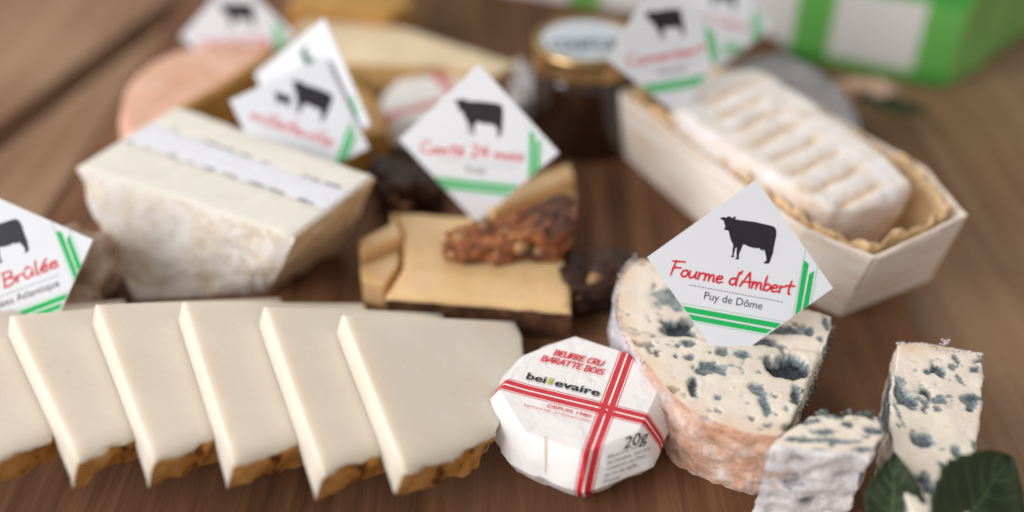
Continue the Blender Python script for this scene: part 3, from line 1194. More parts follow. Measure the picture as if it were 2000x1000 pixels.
# the pale fuzzy rim of the half round's rind
ps = []
for k in range(160):
    t = random.random() * 5.2
    i = int(t)
    a = ft[i].lerp(ft[i + 1], t - i)
    s = random.uniform(.01, .028)
    ps.append(crumb(a + Vector((random.uniform(-.02, .05), random.uniform(-.02, .03), -.03 + random.uniform(-.05, .01))), (s, s, s), k, 1))
o = obj('mould_fuzz', *merge(ps), M_white_mold, froot); o['kind'] = 'stuff'

# ------------------------------------------------------------------ layered cheese (front left)
ZM = 2.5
mt = [P(x, y, ZM) for x, y in ((147, 326), (575, 466), (733, 345), (345, 207))]
mc = sum(mt, Vector()) / 4
M_mrind = m_rind('soft_white_rind', [(0.25, srgb(206, 178, 140)), (0.4, srgb(236, 222, 204)), (0.55, srgb(244, 236, 230)), (0.8, srgb(246, 240, 234))], 1.3, 0.14, 0.85, srgb(222, 196, 158), 0.7, (.56, .68))
M_mshade = m_rind('shaded_tan_rind', [(.3, srgb(178, 146, 110)), (.5, srgb(210, 182, 148)), (.75, srgb(232, 212, 184))], 1.4, .07)  # tan rind for the right face, its shadow-side darkening put into the colour
M_mcream = m_plain('cream_layer', srgb(234, 222, 208), 0.5, 0.3, 0.03, 2, 0.012, 20, 0.3)
M_mwhite = m_plain('white_layer', srgb(232, 227, 230), 0.5, 0.3, 0.02, 2, 0.012, 20, 0.3)
M_ash = m_plain('ash_line', srgb(92, 92, 104), 0.8, 0.2, 0.2, 6, 0.03, 30)
mroot = thing('layered_soft_cheese', 'upturned block of white-rinded soft cheese with two thin ash lines', 'soft cheese', (mc.x, mc.y, 0))
bscale = [(0.62, 0.60)] * 4
lo = P(520, 573, 0)
bot = []
for i, p in enumerate(mt):
    d = p - mc
    bot.append(Vector((mc.x + d.x * .66, mc.y + 0.25 + d.y * .60, 0)))
bot[1] = Vector((lo.x, lo.y, 0))
bot[0] = P(262, 590, 0)
V, F, T = prism([xy(p) for p in mt], ZM - .01, 0, [xy(p) for p in bot], ['front', 'right', 'back', 'leftend'], r=0.05, ds=0.11, arcs=2, bulge=0.04)
mn = (mt[1] - mt[0]).normalized()
def mdf(v, n):
    if n.z > .8:
        return n * .012 * fbm(v, 2, 3)
    return n * min(1, (ZM - v.z) / .3) * (.09 * fbm(v, 1.1, 5) + .04 * fbm(v, 3.5, 3))
V = displace(V, F, mdf)
solid('m', V, F, T, [('rind', M_mrind, ('front', 'back', 'leftend', 'base', 'top')), ('side_rind', M_mshade, ('right',))], mroot)
# layers: strips across the top, each its own slab just above the block's core
A, B, C_, D = mt[0], mt[1], mt[2], mt[3]
cuts = [0.015, 0.43, 0.71, 0.985]
names = [('cream_layer', M_mcream), ('white_layer', M_mwhite), ('cream_layer', M_mcream)]
for q in range(3):
    f0, f1 = cuts[q] + (0.003 if q else 0), cuts[q + 1] - (0.003 if q < 2 else 0)
    pts = []
    nseg = 24
    for j in range(nseg + 1):
        t = 0.015 + (0.97) * j / nseg
        e0, e1 = A.lerp(D, f0), B.lerp(C_, f0)
        w = 0.03 * noise.noise(Vector((t * 9, f0 * 40 if 0 < q else 2, 0)))
        pts.append(e0.lerp(e1, t) + Vector((w, w, 0)))
    for j in range(nseg, -1, -1):
        t = 0.015 + (0.97) * j / nseg
        e0, e1 = A.lerp(D, f1), B.lerp(C_, f1)
        w = 0.03 * noise.noise(Vector((t * 9, f1 * 40, 0)))
        pts.append(e0.lerp(e1, t) + Vector((w, w, 0)))
    V, F, T = prism([xy(p) for p in pts], ZM + .03, ZM - .04, None, None, r=0.02, ds=0.2, arcs=2, rows=1)
    V = displace(V, F, lambda v, n: n * .008 * fbm(v, 2.5, 3))
    obj(names[q][0], V, F, names[q][1], mroot)
for f in (cuts[1], cuts[2]):
    ps = []
    for k in range(150):
        t = random.uniform(.04, .95)
        p = A.lerp(D, f).lerp(B.lerp(C_, f), t)
        dens = noise.noise(Vector((t * 14, f * 30, 0)))
        if dens < -.12:
            continue
        s = random.uniform(.010, .022) * (1.0 + max(0, dens) * 2.2)
        w = 0.03 * noise.noise(Vector((t * 9, f * 40, 0)))
        ps.append(crumb(p + Vector((w, w + random.uniform(-.012, .012), .036)), (s * 1.6, s * .7, s * .45), k, 1))
    o = obj('ash_line', *merge(ps), M_ash, mroot); o['kind'] = 'stuff'

# ------------------------------------------------------------------ hard cheese slabs with brown rind and the nutty chunks
M_comte = Mat('hard_cheese_paste', 0.4, 0.4, 0.55, (0.6, 0.26, 0.08))
c = M_comte.ramp(M_comte.noise(0.9, 4), [(0.3, srgb(216, 176, 124)), (0.7, srgb(230, 194, 146))])
M_comte.color(M_comte.mix(M_comte.sstep(M_comte.noise(2.6, 2), .72, .76), c, srgb(150, 92, 54)))
M_comte.bump(M_comte.noise(9, 4), .008, .4)
M_comte = M_comte.m
M_crind = m_rind('dark_brown_rind', [(0.3, srgb(50, 32, 24)), (0.5, srgb(86, 56, 40)), (0.68, srgb(122, 82, 62)), (0.85, srgb(170, 124, 104))], 2.2, 0.06)
M_ochre = m_plain('ochre_paste', srgb(196, 146, 78), 0.45, 0.35, 0.08, 1.2, 0.01, 12, 0.2)


def slab(label, pts, z1, z0, tags, name='hard_cheese_slab', mats=None, group=None, r=.05, ds=.13, soft=0, disp=.015, cat='hard cheese', bottom=None, bulge=0, rd=.06):
    w = [P(x, y, z1) for x, y in pts]
    c = sum(w, Vector()) / len(w)
    root = thing(name, label, cat, (c.x, c.y, z0), group)
    bt = None
    if bottom:
        bt = [xy(c + (p - c) * bottom) for p in w]
    V, F, T = prism([xy(p) for p in w], z1, z0, bt, tags, r=r, ds=ds, arcs=3, soft=soft, bulge=bulge, edge_top=True)
    rs = set()
    for f, t in zip(F, T):
        if t == 'rind':
            rs.update(f)
    N = vnormals(V, F)
    V = [v + n * ((rd if i in rs and n.z < .8 else disp) * fbm(v, 2.0, 4)) for i, (v, n) in enumerate(zip(V, N))]
    mats = mats or (M_comte, M_crind)
    solid('x', V, F, T, [('paste', mats[0], ('top', 'cut', 'side', 'base')), ('rind', mats[1], ('rind',))], root)
    return root


CG = 'stacked slabs of brown-rinded hard cheese'
slab('far slab of tan hard cheese standing out behind the cow card', [(940, 382), (1112, 318), (1122, 344), (962, 412)], 1.42, 0, ['cut'] * 4, group=CG)
slab('upper left stub of tan hard cheese beside the front slab', [(702, 468), (762, 436), (764, 408), (784, 458), (702, 491)], 1.08, 0, ['cut'] * 5, group=CG)
slab('lower left stub of hard cheese with an ochre front', [(703, 520), (779, 487), (779, 513), (750, 556), (706, 545)], .74, 0, ['cut'] * 5, group=CG)
slab('front slab of tan hard cheese with dark brown rind facing forward', [(752, 577), (900, 588), (1116, 606), (1111, 500), (1124, 366), (960, 424), (767, 412), (787, 458), (787, 520)], .92, 0, ['rind', 'rind'] + ['cut'] * 7, group=CG, rd=.05, r=.13)

M_nut = Mat('nutty_fruit_paste', 0.35, 0.5)
c = M_nut.ramp(M_nut.noise(2.2, 7, 0.65, None, .5), [(0.3, srgb(44, 26, 20)), (0.45, srgb(84, 46, 28)), (0.58, srgb(142, 76, 36)), (0.72, srgb(186, 124, 66))])
c = M_nut.mix(M_nut.sstep(M_nut.attr()[0], .45, .95), M_nut.ramp(M_nut.noise(2.0, 7, .65, None, .5), [(0.32, srgb(60, 32, 20)), (0.45, srgb(128, 68, 34)), (0.57, srgb(172, 104, 54)), (0.72, srgb(216, 170, 104))]), c)
M_nut.color(c); M_nut.bump(M_nut.noise(7, 7, .7), .08, .9)
M_nut = M_nut.m
M_fruit = m_plain('dark_brown_glaze', srgb(62, 36, 26), .5, .3, .3, 1.6, .04, 7)
M_hazel = m_plain('hazelnut', srgb(176, 138, 96), .5, .3, .2, 5, .03, 20)


def chunk(label, c, ax, ay, size, seed, nuts, mat, taper=0.0):
    root = thing('nut_fruit_chunk', label, 'nut chunk', c, 'chunks of nutty brown fruit paste')
    M = frame(c, ax, ay)
    bm = bmesh.new()
    bmesh.ops.create_cube(bm, size=2.0)
    bmesh.ops.subdivide_edges(bm, edges=bm.edges[:], cuts=20, use_grid_fill=True)
    V = []
    for v in bm.verts:
        q = v.co
        p = Vector(q)
        l = (abs(p.x) ** 5 + abs(p.y) ** 5 + abs(p.z) ** 5) ** .2
        p = p / l
        tp = 1 + taper * q.x
        p = Vector((p.x * size[0], p.y * size[1] * tp, p.z * size[2] * tp + (tp - 1) * size[2]))
        n = Vector((q.x, q.y, q.z)).normalized()
        p += n * (.24 * fbm(p + Vector((seed, 0, 0)), 1.4, 5) + .09 * fbm(p + Vector((seed, 5, 0)), 4, 3))
        V.append(M @ p)
    bm.verts.index_update()
    F = [tuple(v.index for v in f.verts) for f in bm.faces]
    bm.free()
    zmin = min(v.z for v in V)
    obj('paste', V, F, mat, root, mask=[(max(0, min(1, .5 + (M.inverted() @ v).x / size[0] * .7)), 0, 0) for v in V])
    for (a, b, d, r) in nuts:
        cv, cf = crumb((0, 0, 0), (r, r * .85, r * .8), seed + a * 9, 2)
        obj('nut', [M @ (v + Vector((a * size[0], b * size[1] * (1 + taper * a) * .9, d * size[2] * (1 + taper * a) * .92 + taper * a * size[2]))) for v in cv], cf, M_hazel, root)
    return root


pA = P(868, 480, 1.2); pBk = P(1120, 458, 1.2)
ax = (pBk - pA); ax.z = 0
mid = (pA + pBk) / 2
chunk('chunk of nutty brown fruit paste lying on the tan hard cheese', (mid.x, mid.y, 1.34), ax, Vector((-ax.y, ax.x, .0)), (1.5, .5, .42), 3.0,
      [(-.9, -.9, -.3, .14), (-.55, -1.0, .0, .16), (-.25, -1.02, -.3, .17), (.12, -1.03, .0, .2), (-.75, -.3, .95, .15), (-.1, -.6, .8, .13), (.4, -1.0, -.4, .12), (-.4, .2, 1., .14), (-.98, .1, .1, .14)], M_nut, .38)
cB = P(1165, 540, .6)
chunk('dark nutty chunk on the board right of the hard cheese', (cB.x, cB.y, .55), (1, .25, 0), (-.25, 1, 0), (.95, .75, .42), 8.0, [(-.2, -.6, .85, .17), (.45, -.8, .6, .13), (-.6, -.9, .1, .14)], M_fruit)
cB = P(795, 362, .6)
chunk('dark nutty chunk behind the hard cheese, left of the cow card', (cB.x, cB.y, .55), (1, .2, 0), (-.2, 1, 0), (.85, .7, .5), 15.0, [(-.5, -.95, .3, .16), (-.3, -.8, .85, .15), (-.2, -1., -.3, .18)], M_fruit)

# ------------------------------------------------------------------ jar
JC = Vector((2.06, 5.75, 0)); JH = 3.15; JR = 1.5
jroot = thing('preserve_jar', 'small dark brown jar with a gold lid behind the wooden box', 'jar', (JC.x, JC.y, 0))
M_glass = Mat('dark_preserve_glass', .06, .5)
M_glass.color(M_glass.ramp(M_glass.noise(.8, 4), [(.3, srgb(36, 22, 17)), (.7, srgb(48, 29, 21))]))
M_glass.b.inputs['Coat Weight'].default_value = .6
M_glass = M_glass.m
M_gold = Mat('gold_lid', .28, .5)
M_gold.color(M_gold.ramp(M_gold.noise(3, 3), [(.3, srgb(164, 132, 92)), (.7, srgb(184, 152, 110))]))
M_gold.b.inputs['Metallic'].default_value = 1.0
M_gold = M_gold.m
V, F = lathe([(JR * .8, 0), (JR * .95, .05), (JR, .2), (JR, JH - 1.0), (JR * .98, JH - .8), (JR * .9, JH - .62), (JR * .9, JH - .5)], 64, xy(JC))
obj('glass_body', V, F, M_glass, jroot)
prof = [(JR * .93, JH - .72), (JR * 1.0, JH - .7), (JR * 1.02, JH - .62), (JR * 1.0, JH - .56), (JR * 1.0, JH - .16), (JR * .99, JH - .04), (JR * .95, JH), (JR * .88, JH), (JR * .86, JH - .05), (JR * .4, JH - .05)]
V, F = lathe(prof, 72, xy(JC))
lid = obj('lid', V, F, M_gold, jroot)
V, F = lathe([(JR * .83, JH - .045), (JR * .83, JH - .03), (JR * .3, JH - .03)], 56, xy(JC))
M_label = m_plain('lid_label_paper', srgb(196, 200, 210), .4, .4, .02, 2)
lab = obj('lid_label', V, F, M_label, jroot, smooth=False)
M_slate = m_plain('slate_ink', srgb(72, 86, 94), .5, .3, .05, 5)


def jx(v):
    return Vector((JC.x + v.x, JC.y + v.y, JH - .024 + v.z))


V, F = font_text('CONFITURE', -1.02, -.62, .85, 2.04, jx, .05)
obj('printed_title', V, F, M_slate, jroot, smooth=False)
V, F = font_text('cerise noire', -.7, -.98, .3, 1.4, jx, .02, z=.001)
obj('printed_line', V, F, M_slate, jroot, smooth=False)
# crumpled paper beside the jar
cw = P(1030, 190, .7)
V, F = crumb((cw.x, cw.y, .75), (.75, .6, .8), 4.2, 5)
V = [v + Vector((0, 0, 0)) + (v - Vector((cw.x, cw.y, .75))) * .25 * fbm(v, 2.4, 4) for v in V]
M_tissue = m_plain('grey_white_tissue', srgb(206, 200, 200), .7, .2, .05, 2, .06, 6)
wr = thing('crumpled_paper', 'crumpled greyish white paper scrap just left of the dark jar', 'paper', (cw.x, cw.y, 0))
obj('paper_wad', V, F, M_tissue, wr)

# ------------------------------------------------------------------ wooden box with paper liner and the white log
HB = 2.2
M_poplar = Mat('poplar_veneer', .55, .25)
g = M_poplar.noise(1.3, 7, .6, M_poplar.mapped((.35, .35, 3.2)))
M_poplar.color(M_poplar.ramp(g, [(.3, srgb(232, 208, 184)), (.5, srgb(246, 233, 220)), (.72, srgb(250, 243, 237))]))
M_poplar.bump(g, .012, .4)
M_poplar = M_poplar.m
rimpx = [(1209, 180), (1574, 448), (1708, 503), (1890, 420), (1806, 326), (1560, 184), (1485, 140), (1330, 128)]
rim = [P(x, y, HB) for x, y in rimpx]
base_px = [(1215, 300), (1490, 548), (1641, 618), (1815, 548)]
bas = [P(x, y, 0) for x, y in base_px]
bcen = sum(rim, Vector()) / len(rim)
for p in rim[4:]:
    q = bcen + (p - bcen) * .84
    bas.append(Vector((q.x, q.y, 0)))
bxroot = thing('wooden_cheese_box', 'pale poplar wood box with folded corners holding the white log cheese', 'wooden box', (bcen.x, bcen.y, 0))
rin = inset([Vector(xy(p)) for p in rim], .06)
bin_ = inset([Vector(xy(p)) for p in bas], .09)
for i in range(len(rim)):
    j = (i + 1) % len(rim)
    V, F = [], []
    nx, nz = 16, 6
    for side, (R, B_) in enumerate((([Vector(xy(p)) for p in rim], [Vector(xy(p)) for p in bas]), (rin, bin_))):
        for a in range(nx + 1):
            for b in range(nz + 1):
                t, h = a / nx, b / nz
                top_ = R[i].lerp(R[j], t); bo = B_[i].lerp(B_[j], t)
                q = bo.lerp(top_, h)
                wav = .05 * math.sin(t * math.pi) * (1 if i in (0, 4) else .3)
                zz = h * (HB + .04 * noise.noise(Vector((i * 3 + t * 3, 0, 2))) - wav)
                V.append(Vector((q.x, q.y, max(0.002, zz))))
    n1 = (nx + 1) * (nz + 1)
    ix = lambda s, a, b: s * n1 + a * (nz + 1) + b
    for a in range(nx):
        for b in range(nz):
            F.append((ix(0, a, b), ix(0, a + 1, b), ix(0, a + 1, b + 1), ix(0, a, b + 1)))
            F.append((ix(1, a, b), ix(1, a, b + 1), ix(1, a + 1, b + 1), ix(1, a + 1, b)))
        F.append((ix(0, a, nz), ix(0, a + 1, nz), ix(1, a + 1, nz), ix(1, a, nz)))
        F.append((ix(0, a, 0), ix(1, a, 0), ix(1, a + 1, 0), ix(0, a + 1, 0)))
    for b in range(nz):
        F.append((ix(0, 0, b), ix(0, 0, b + 1), ix(1, 0, b + 1), ix(1, 0, b)))
        F.append((ix(0, nx, b), ix(1, nx, b), ix(1, nx, b + 1), ix(0, nx, b + 1)))
    obj('side_panel', V, F, M_poplar, bxroot, smooth=False)
V, F, T = prism([xy(p) for p in bin_], .12, .02, None, None, r=.01, ds=.6, arcs=1, rows=1, inner=False)
obj('base_panel', V, F, M_poplar, bxroot, smooth=False)
# folded corner flap on the front tip
def on_wall(i, t, h, o=.012):
    j = (i + 1) % len(rim)
    tp = rim[i].lerp(rim[j], t); bt = bas[i].lerp(bas[j], t)
    q = bt.lerp(tp, h)
    e = rim[j] - rim[i]
    n = Vector((e.y, -e.x, 0)).normalized()
    if n.dot(q - bcen) < 0:
        n.negate()
    return q + n * o
V, F = [], []
for o_ in (.01, .05):
    V += [on_wall(1, .30, .985, o_), on_wall(1, .985, .985, o_), on_wall(1, .985, .42, o_)]
F = [(0, 1, 2), (3, 5, 4), (0, 3, 4, 1), (1, 4, 5, 2), (2, 5, 3, 0)]
obj('corner_flap', V, F, M_poplar, bxroot, smooth=False)
V, F = [], []
for o_ in (.01, .05):
    V += [on_wall(2, .02, .985, o_), on_wall(2, .72, .93, o_), on_wall(2, .02, .08, o_)]
F = [(0, 1, 2), (3, 5, 4), (0, 3, 4, 1), (1, 4, 5, 2), (2, 5, 3, 0)]
obj('corner_flap', V, F, M_poplar, bxroot, smooth=False)
# ruffled brown liner
M_liner = m_plain('brown_crepe_paper', srgb(230, 190, 146), .7, .2, .12, 1.5, .03, 8, .2)
li0 = inset([Vector(xy(p)) for p in rim], .2)
li1 = inset([Vector(xy(p)) for p in bas], .25)
V, F = [], []
li0, li1, _t = resample(li0, li1, [0] * len(li0), .05)
nk = len(li0)
for h in range(9):
    f = h / 8
    ins = inset(li0, .0)
    for i in range(nk):
        q = li1[i].lerp(li0[i], f)
        s = i * .05
        ruf = .16 * f * noise.noise(Vector((s * 4.2, f * 1.3, 0))) + .012 * f * math.sin(s * 17 + 3 * math.sin(s * 2))
        d = (q - Vector(xy(bcen))).normalized()
        q = q + d * (ruf - .06 - .12 * f * max(0, noise.noise(Vector((s * 1.2, 7, 0)))))
        zt = HB - .02 + .26 * noise.noise(Vector((s * 2.2, 3, 1))) + .06 + .05 * noise.noise(Vector((s * 9, 3, 1)))
        V.append(Vector((q.x, q.y, .14 + (zt - .14) * f)))
for h in range(8):
    for i in range(nk):
        F.append((h * nk + i, h * nk + (i + 1) % nk, (h + 1) * nk + (i + 1) % nk, (h + 1) * nk + i))
ln = obj('paper_liner', V, F, M_liner, bxroot)
sm_ = ln.modifiers.new('thickness', 'SOLIDIFY'); sm_.thickness = .02 * CM

ZLG = 2.6
M_bloom = Mat('bloomy_white_rind', .85, .15, .2, (.2, .15, .1))
at = M_bloom.attr()
c = M_bloom.mix(M_bloom.sstep(M_bloom.noise(1.6, 6, .6), .4, .7), srgb(236, 228, 226), srgb(228, 214, 200))
c = M_bloom.mix(at[0], c, srgb(218, 184, 142))
M_bloom.color(c); M_bloom.bump(M_bloom.noise(6, 7, .65), .05, .7)
M_bloom = M_bloom.m
logpx = [(1298, 200), (1342, 152), (1425, 133), (1487, 132), (1560, 176), (1680, 262), (1780, 344), (1786, 364), (1705, 396), (1602, 406), (1500, 336), (1400, 276)]
lt = [P(x, y, ZLG) for x, y in logpx]
lc = sum(lt, Vector()) / len(lt)
lroot = thing('white_log_cheese', 'grooved white bloomy cheese resting in the wooden box', 'soft cheese', (lc.x, lc.y, .15))
V, F, T = prism([xy(p) for p in lt], ZLG, .16, [xy(lc + (p - lc) * .82) for p in lt], None, r=.2, ds=.085, soft=1, arcs=5, bulge=.05)
La, Lb = P(1420, 180, ZLG), P(1690, 385, ZLG)
LD = (Lb - La).normalized(); LL = (Lb - La).length
LW = Vector((-LD.y, LD.x, 0))
N = vnormals(V, F)
V2, lm = [], []
for v, n in zip(V, N):
    s = (v - La).dot(LD); w = (v - La).dot(LW)
    o = n * (.05 * fbm(v, 1.3, 4) + .015 * fbm(v, 5, 3))
    tan = max(0, min(1, fbm(v + Vector((3, 3, 3)), 1.1, 4) * 2 - .5)) * .6
    if n.z > .75:
        ph = (s + .25 * w + .12 * fbm(v, 1.2, 2)) / (LL / 7.2)
        fr_ = abs(ph - round(ph))
        gr = max(0, 1 - fr_ / .2) * max(0, min(1, (1.0 - abs(w + .05)) / .3)) * (1 if -.4 < s < LL + .3 else 0)
        o += Vector((0, 0, -.09 * gr + .018 * math.cos(ph * 6.28 + 3.14)))
        tan = max(tan * .6, gr)
    V2.append(v + o); lm.append((tan, 0, 0))
solid('l', V2, F, T, [('rind', M_bloom, ('top', 'side', 'base'))], lroot, lm)

# ------------------------------------------------------------------ grey ash cheese behind the box
M_ashr = m_rind('grey_ash_rind', [(.3, srgb(128, 124, 128)), (.5, srgb(158, 152, 156)), (.75, srgb(184, 178, 180))], 1.5, .04)
gx = [(1400, 175), (1420, 120), (1490, 96), (1560, 104), (1635, 150), (1685, 215), (1690, 270), (1640, 330), (1540, 300), (1450, 240)]
w = [P(x, y, 1.5) for x, y in gx]
c = sum(w, Vector()) / len(w)
ar = thing('ash_coated_cheese', 'grey ash-coated round cheese half hidden behind the wooden box', 'soft cheese', (c.x, c.y, 0))
V, F, T = prism([xy(p) for p in w], 1.5, 0, None, None, r=.35, ds=.2, soft=2, arcs=5)
V = displace(V, F, lambda v, n: n * .04 * fbm(v, 1.5, 4))
obj('rind', V, F, M_ashr, ar)
# small pinkish crumb of cheese by the bag
c = P(1690, 172, .3)
cr = thing('cheese_crumb', 'small pinkish piece of cheese on the board near the green bag', 'cheese piece', (c.x, c.y, 0))
V, F = crumb((c.x, c.y, .28), (.75, .45, .3), 2.0, 4)
obj('paste', V, F, m_plain('pinkish_paste', srgb(206, 170, 146), .5, .3, .1, 2), cr)

# ------------------------------------------------------------------ half wheel, pale wedge and ochre cheese at the back left
M_pink = m_rind('pink_washed_rind', [(.3, srgb(204, 150, 118)), (.5, srgb(220, 172, 148)), (.75, srgb(228, 188, 172))], .8, .04, .7)
hw = [(300, 250), (255, 272), (226, 230), (246, 155), (325, 100), (440, 80), (562, 84), (470, 150), (380, 200)]
w = [P(x, y, 2.0) for x, y in hw]
c = sum(w, Vector()) / len(w)
hr = thing('half_wheel_cheese', 'pink-rinded half wheel cheese with an ochre cut face, back left', 'cheese wheel', (c.x, c.y, 0))
V, F, T = prism([xy(p) for p in w], 2.0, 0, None, ['rind'] * 6 + ['cut'] * 3, r=.22, ds=.16, soft=1, arcs=4, bulge=.12)
V = displace(V, F, lambda v, n: n * .04 * fbm(v, 1.2, 4))
M_och2 = m_plain('ochre_cut_face', srgb(190, 140, 72), .5, .3, .12, .8, .02, 8, .2)
solid('h', V, F, T, [('rind', M_pink, ('top', 'rind', 'base')), ('paste', M_och2, ('cut',))], hr)
M_palew = m_plain('pale_yellow_paste', srgb(228, 204, 172), .5, .3, .05, .8, .01, 9, .3)
M_tanr = m_plain('tan_cut_side', srgb(200, 160, 104), .6, .25, .1, 1, .02, 9)
slab('large pale yellow cheese wedge lying behind the butter and cow cards', [(572, 62), (600, 22), (800, 56), (1012, 124), (960, 150), (870, 126), (650, 118)], 1.7, 0, ['rind', 'cut', 'cut', 'rind', 'rind', 'rind', 'rind'], 'cheese_wedge', (M_palew, M_tanr), None, .1, .25, 0, .02, 'cheese wedge')
slab('ochre cheese piece at the top edge behind the pale yellow wedge', [(560, 10), (600, -45), (800, -30), (806, 8), (760, 30), (640, 18)], 2.1, 0, ['cut'] * 6, 'cheese_piece', (M_och2, M_och2), None, .15, .3, 0, .03, 'cheese piece')
slab('ochre cheese piece standing between the half wheel and the pale wedge', [(560, 130), (620, 95), (735, 190), (760, 255), (700, 265), (600, 220)], 1.3, 0, ['cut'] * 6, 'cheese_piece', (M_ochre, M_ochre), None, .12, .25, 0, .03, 'cheese piece')

# rough brown rind chunk at the left with the Brulee card in front
M_rock = m_rind('rough_grey_brown_rind', [(.28, srgb(110, 84, 68)), (.42, srgb(160, 130, 106)), (.56, srgb(196, 174, 158)), (.75, srgb(222, 212, 204))], 1.1, .08, .85, srgb(176, 130, 82), 1.6, (.62, .72))
c = P(176, 545, .8)
rr = thing('rough_rind_cheese', 'rough grey brown cheese chunk behind the Brûlée card at left', 'cheese piece', (c.x, c.y, 0))
V, F = crumb((c.x - .55, c.y + .1, .85), (1.15, .8, .95), 6.0, 5)
V = [v + (v - Vector((c.x - .55, c.y, .8))).normalized() * (.12 * fbm(v, 2, 5)) for v in V]
V = [Vector((v.x, v.y, max(0.0, v.z))) for v in V]
obj('rind', V, F, M_rock, rr)

# ------------------------------------------------------------------ gingham bag at the back
M_bag = Mat('green_checked_paper', .5, .3)
sep = M_bag.n('ShaderNodeSeparateXYZ')
M_bag.l(M_bag.co, sep.inputs[0])


def gband(v, per, wdt, off):
    f = M_bag.math('FRACT', M_bag.math('DIVIDE', M_bag.math('ADD', v, off), per))
    return M_bag.math('LESS_THAN', f, wdt / per)


bx_ = gband(sep.outputs[0], 4.1, 1.25, 1.25)
bz_ = gband(sep.outputs[2], 3.2, 0.85, 0.35)
by_ = gband(sep.outputs[1], 4.1, 1.25, 0.0)
both = M_bag.math('MULTIPLY', bx_, bz_)
anyb = M_bag.math('MAXIMUM', bx_, bz_)
c = M_bag.mix(anyb, srgb(212, 208, 205), srgb(100, 168, 80))
c = M_bag.mix(both, c, srgb(70, 156, 68))
M_bag.color(c); M_bag.bump(M_bag.noise(.8, 4), .06, .4)
M_bag = M_bag.m
b0, b1 = P(1850, 176, ZT), P(800, -5, ZT)
bd = (b1 - b0); bd.z = 0
brot = math.atan2(-bd.y, -bd.x)
bag = thing('checked_paper_bag', 'green and white checked paper bag standing at the back right', 'bag', (b0.x, b0.y, ZT), None, (0, 0, brot))
L_ = bd.length + 4
V, F = box_mesh(-L_, 0, 0.0, 8.5, 0.01, 11.0, .18, 3)
bm = bmesh.new()
me = bpy.data.meshes.new('t'); me.from_pydata(V, [], F); bm.from_mesh(me)
bmesh.ops.subdivide_edges(bm, edges=[e for e in bm.edges if e.calc_length() > 2], cuts=14, use_grid_fill=True)
bm.verts.index_update()
V = [v.co + Vector((.45 * v.co.y, 0, 0)) + Vector((0, .16 * noise.noise(v.co * .35), 0)) + Vector((.12 * noise.noise(v.co * .4 + Vector((5, 5, 5))), 0, 0)) for v in bm.verts]
F = [tuple(v.index for v in f.verts) for f in bm.faces]
bm.free(); bpy.data.meshes.remove(me)
FT = []
for f in F:
    nx_ = (V[f[1]] - V[f[0]]).cross(V[f[2]] - V[f[0]]).normalized()
    cx_ = sum((V[i] - Vector((.45 * V[i].y, 0, 0))).x for i in f) / len(f)
    FT.append('side' if cx_ > -.16 and abs(nx_.x) > .5 else 'front')
M_bagside = m_plain('green_bag_gusset', srgb(136, 192, 108), .5, .3, .08, .6, .04, 2)
for nm_, mt_, tg_ in (('checked_panel', M_bag, 'front'), ('side_gusset', M_bagside, 'side')):
    v_, f_, _s = split(V, F, FT, (tg_,))
    obj(nm_, v_, f_, mt_, bag, local=True)

# ------------------------------------------------------------------ leaves
M_leaf = Mat('dark_green_leaf', .62, .22)
M_leaf.color(M_leaf.ramp(M_leaf.noise(2.2, 6), [(.3, srgb(36, 46, 28)), (.7, srgb(54, 66, 42))]))
M_leaf.bump(M_leaf.noise(8, 6), .03, .6)
M_leaf = M_leaf.m
M_vein = m_plain('leaf_vein', srgb(78, 92, 62), .5, .3, .05, 3)


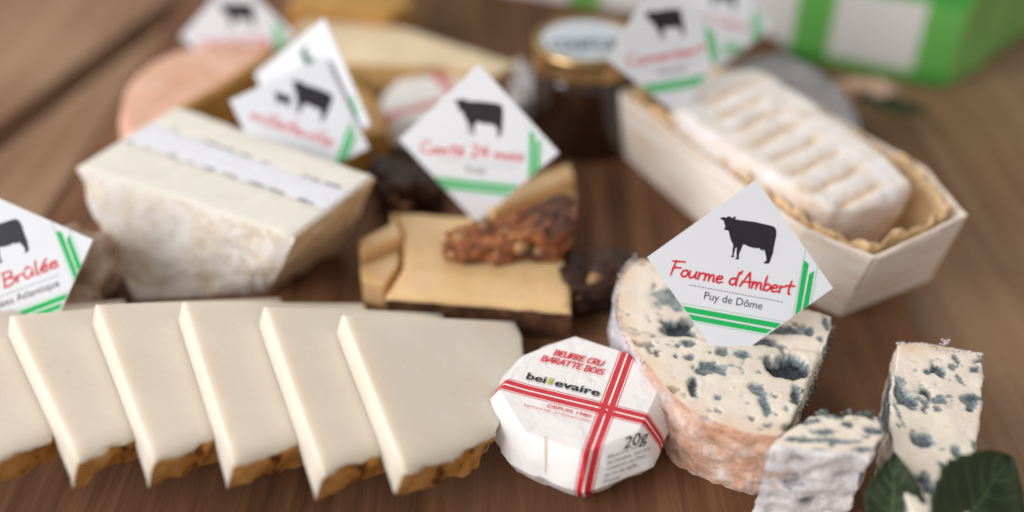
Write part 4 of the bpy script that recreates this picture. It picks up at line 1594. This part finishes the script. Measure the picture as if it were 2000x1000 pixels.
def leaf(label, base, tip, halfw, normal, cup=.12, ser=.03, point=.7):
    root = thing('leaf', label, 'leaf', base, 'dark green leaves on the board')
    base, tip = Vector(base), Vector(tip)
    e = tip - base; L = e.length; e.normalize()
    n = Vector(normal); n = (n - e * n.dot(e)).normalized()
    s = e.cross(n)
    nu, nv = 40, 12
    V, F = [], []
    def pt(t, q):
        w = halfw * (math.sin(math.pi * min(1, t * .97 + .03)) ** point) * (1 - .25 * (t - .5))
        w *= 1 + ser * math.sin(t * 60) + .05 * noise.noise(Vector((t * 5, q, halfw)))
        h = cup * q * q - .05 * math.sin(abs(q) * 3 + t * 18) * .4 - .25 * (t - .4) ** 2 * L * .25
        return base + e * (t * L) + s * (q * w) + n * (h + .03 * noise.noise(Vector((t * 4, q * 2, 0))))
    for k in (0, 1):
        for i in range(nu + 1):
            for j in range(nv + 1):
                V.append(pt(i / nu, j / nv * 2 - 1) + n * (-.02 * k))
    st_ = (nu + 1) * (nv + 1)
    for i in range(nu):
        for j in range(nv):
            a = i * (nv + 1) + j
            F.append((a, a + 1, a + nv + 2, a + nv + 1))
            F.append((st_ + a, st_ + a + nv + 1, st_ + a + nv + 2, st_ + a + 1))
    for i in range(nu):
        for j in (0, nv):
            a = i * (nv + 1) + j; b = a + nv + 1
            F.append((a, b, st_ + b, st_ + a))
    obj('blade', V, F, M_leaf, root)
    def vein(nm, pts, w):
        V, F = [], []
        for i, p in enumerate(pts):
            d = (pts[min(i + 1, len(pts) - 1)] - pts[max(0, i - 1)]).normalized()
            sd = d.cross(n).normalized()
            ww = w * (1 - .7 * i / len(pts))
            V += [p + sd * ww + n * .002, p + n * (.004 + ww * .6), p - sd * ww + n * .002]
        for i in range(len(pts) - 1):
            a = i * 3
            F += [(a, a + 3, a + 4, a + 1), (a + 1, a + 4, a + 5, a + 2)]
        obj(nm, V, F, M_vein, root)
    vein('midrib', [pt(i / 30, 0) for i in range(1, 30)], .028)
    for k in range(5):
        for sg in (-1, 1):
            t0 = .2 + .14 * k
            vein('side_vein', [pt(t0 + .2 * q / 8, sg * q / 8 * .85) for q in range(9)], .012)
    return root


leaf('narrow dark green leaf crossing the foot of the tall blue cheese slice', P(1742, 1075, .9), P(1748, 884, 1.75), .5, (-.2, -.75, .75), point=1.0)
leaf('broad dark green leaf at the bottom right corner', P(1835, 1095, 1.2), P(1975, 893, 1.75), .95, (.25, -.7, .75))
c = P(1745, 215, .1)
leaf('small blurred dark green leaf lying behind the wooden box', (c.x - 1.0, c.y + .5, .2), (c.x + .9, c.y - .4, .15), .5, (0, 0, 1))
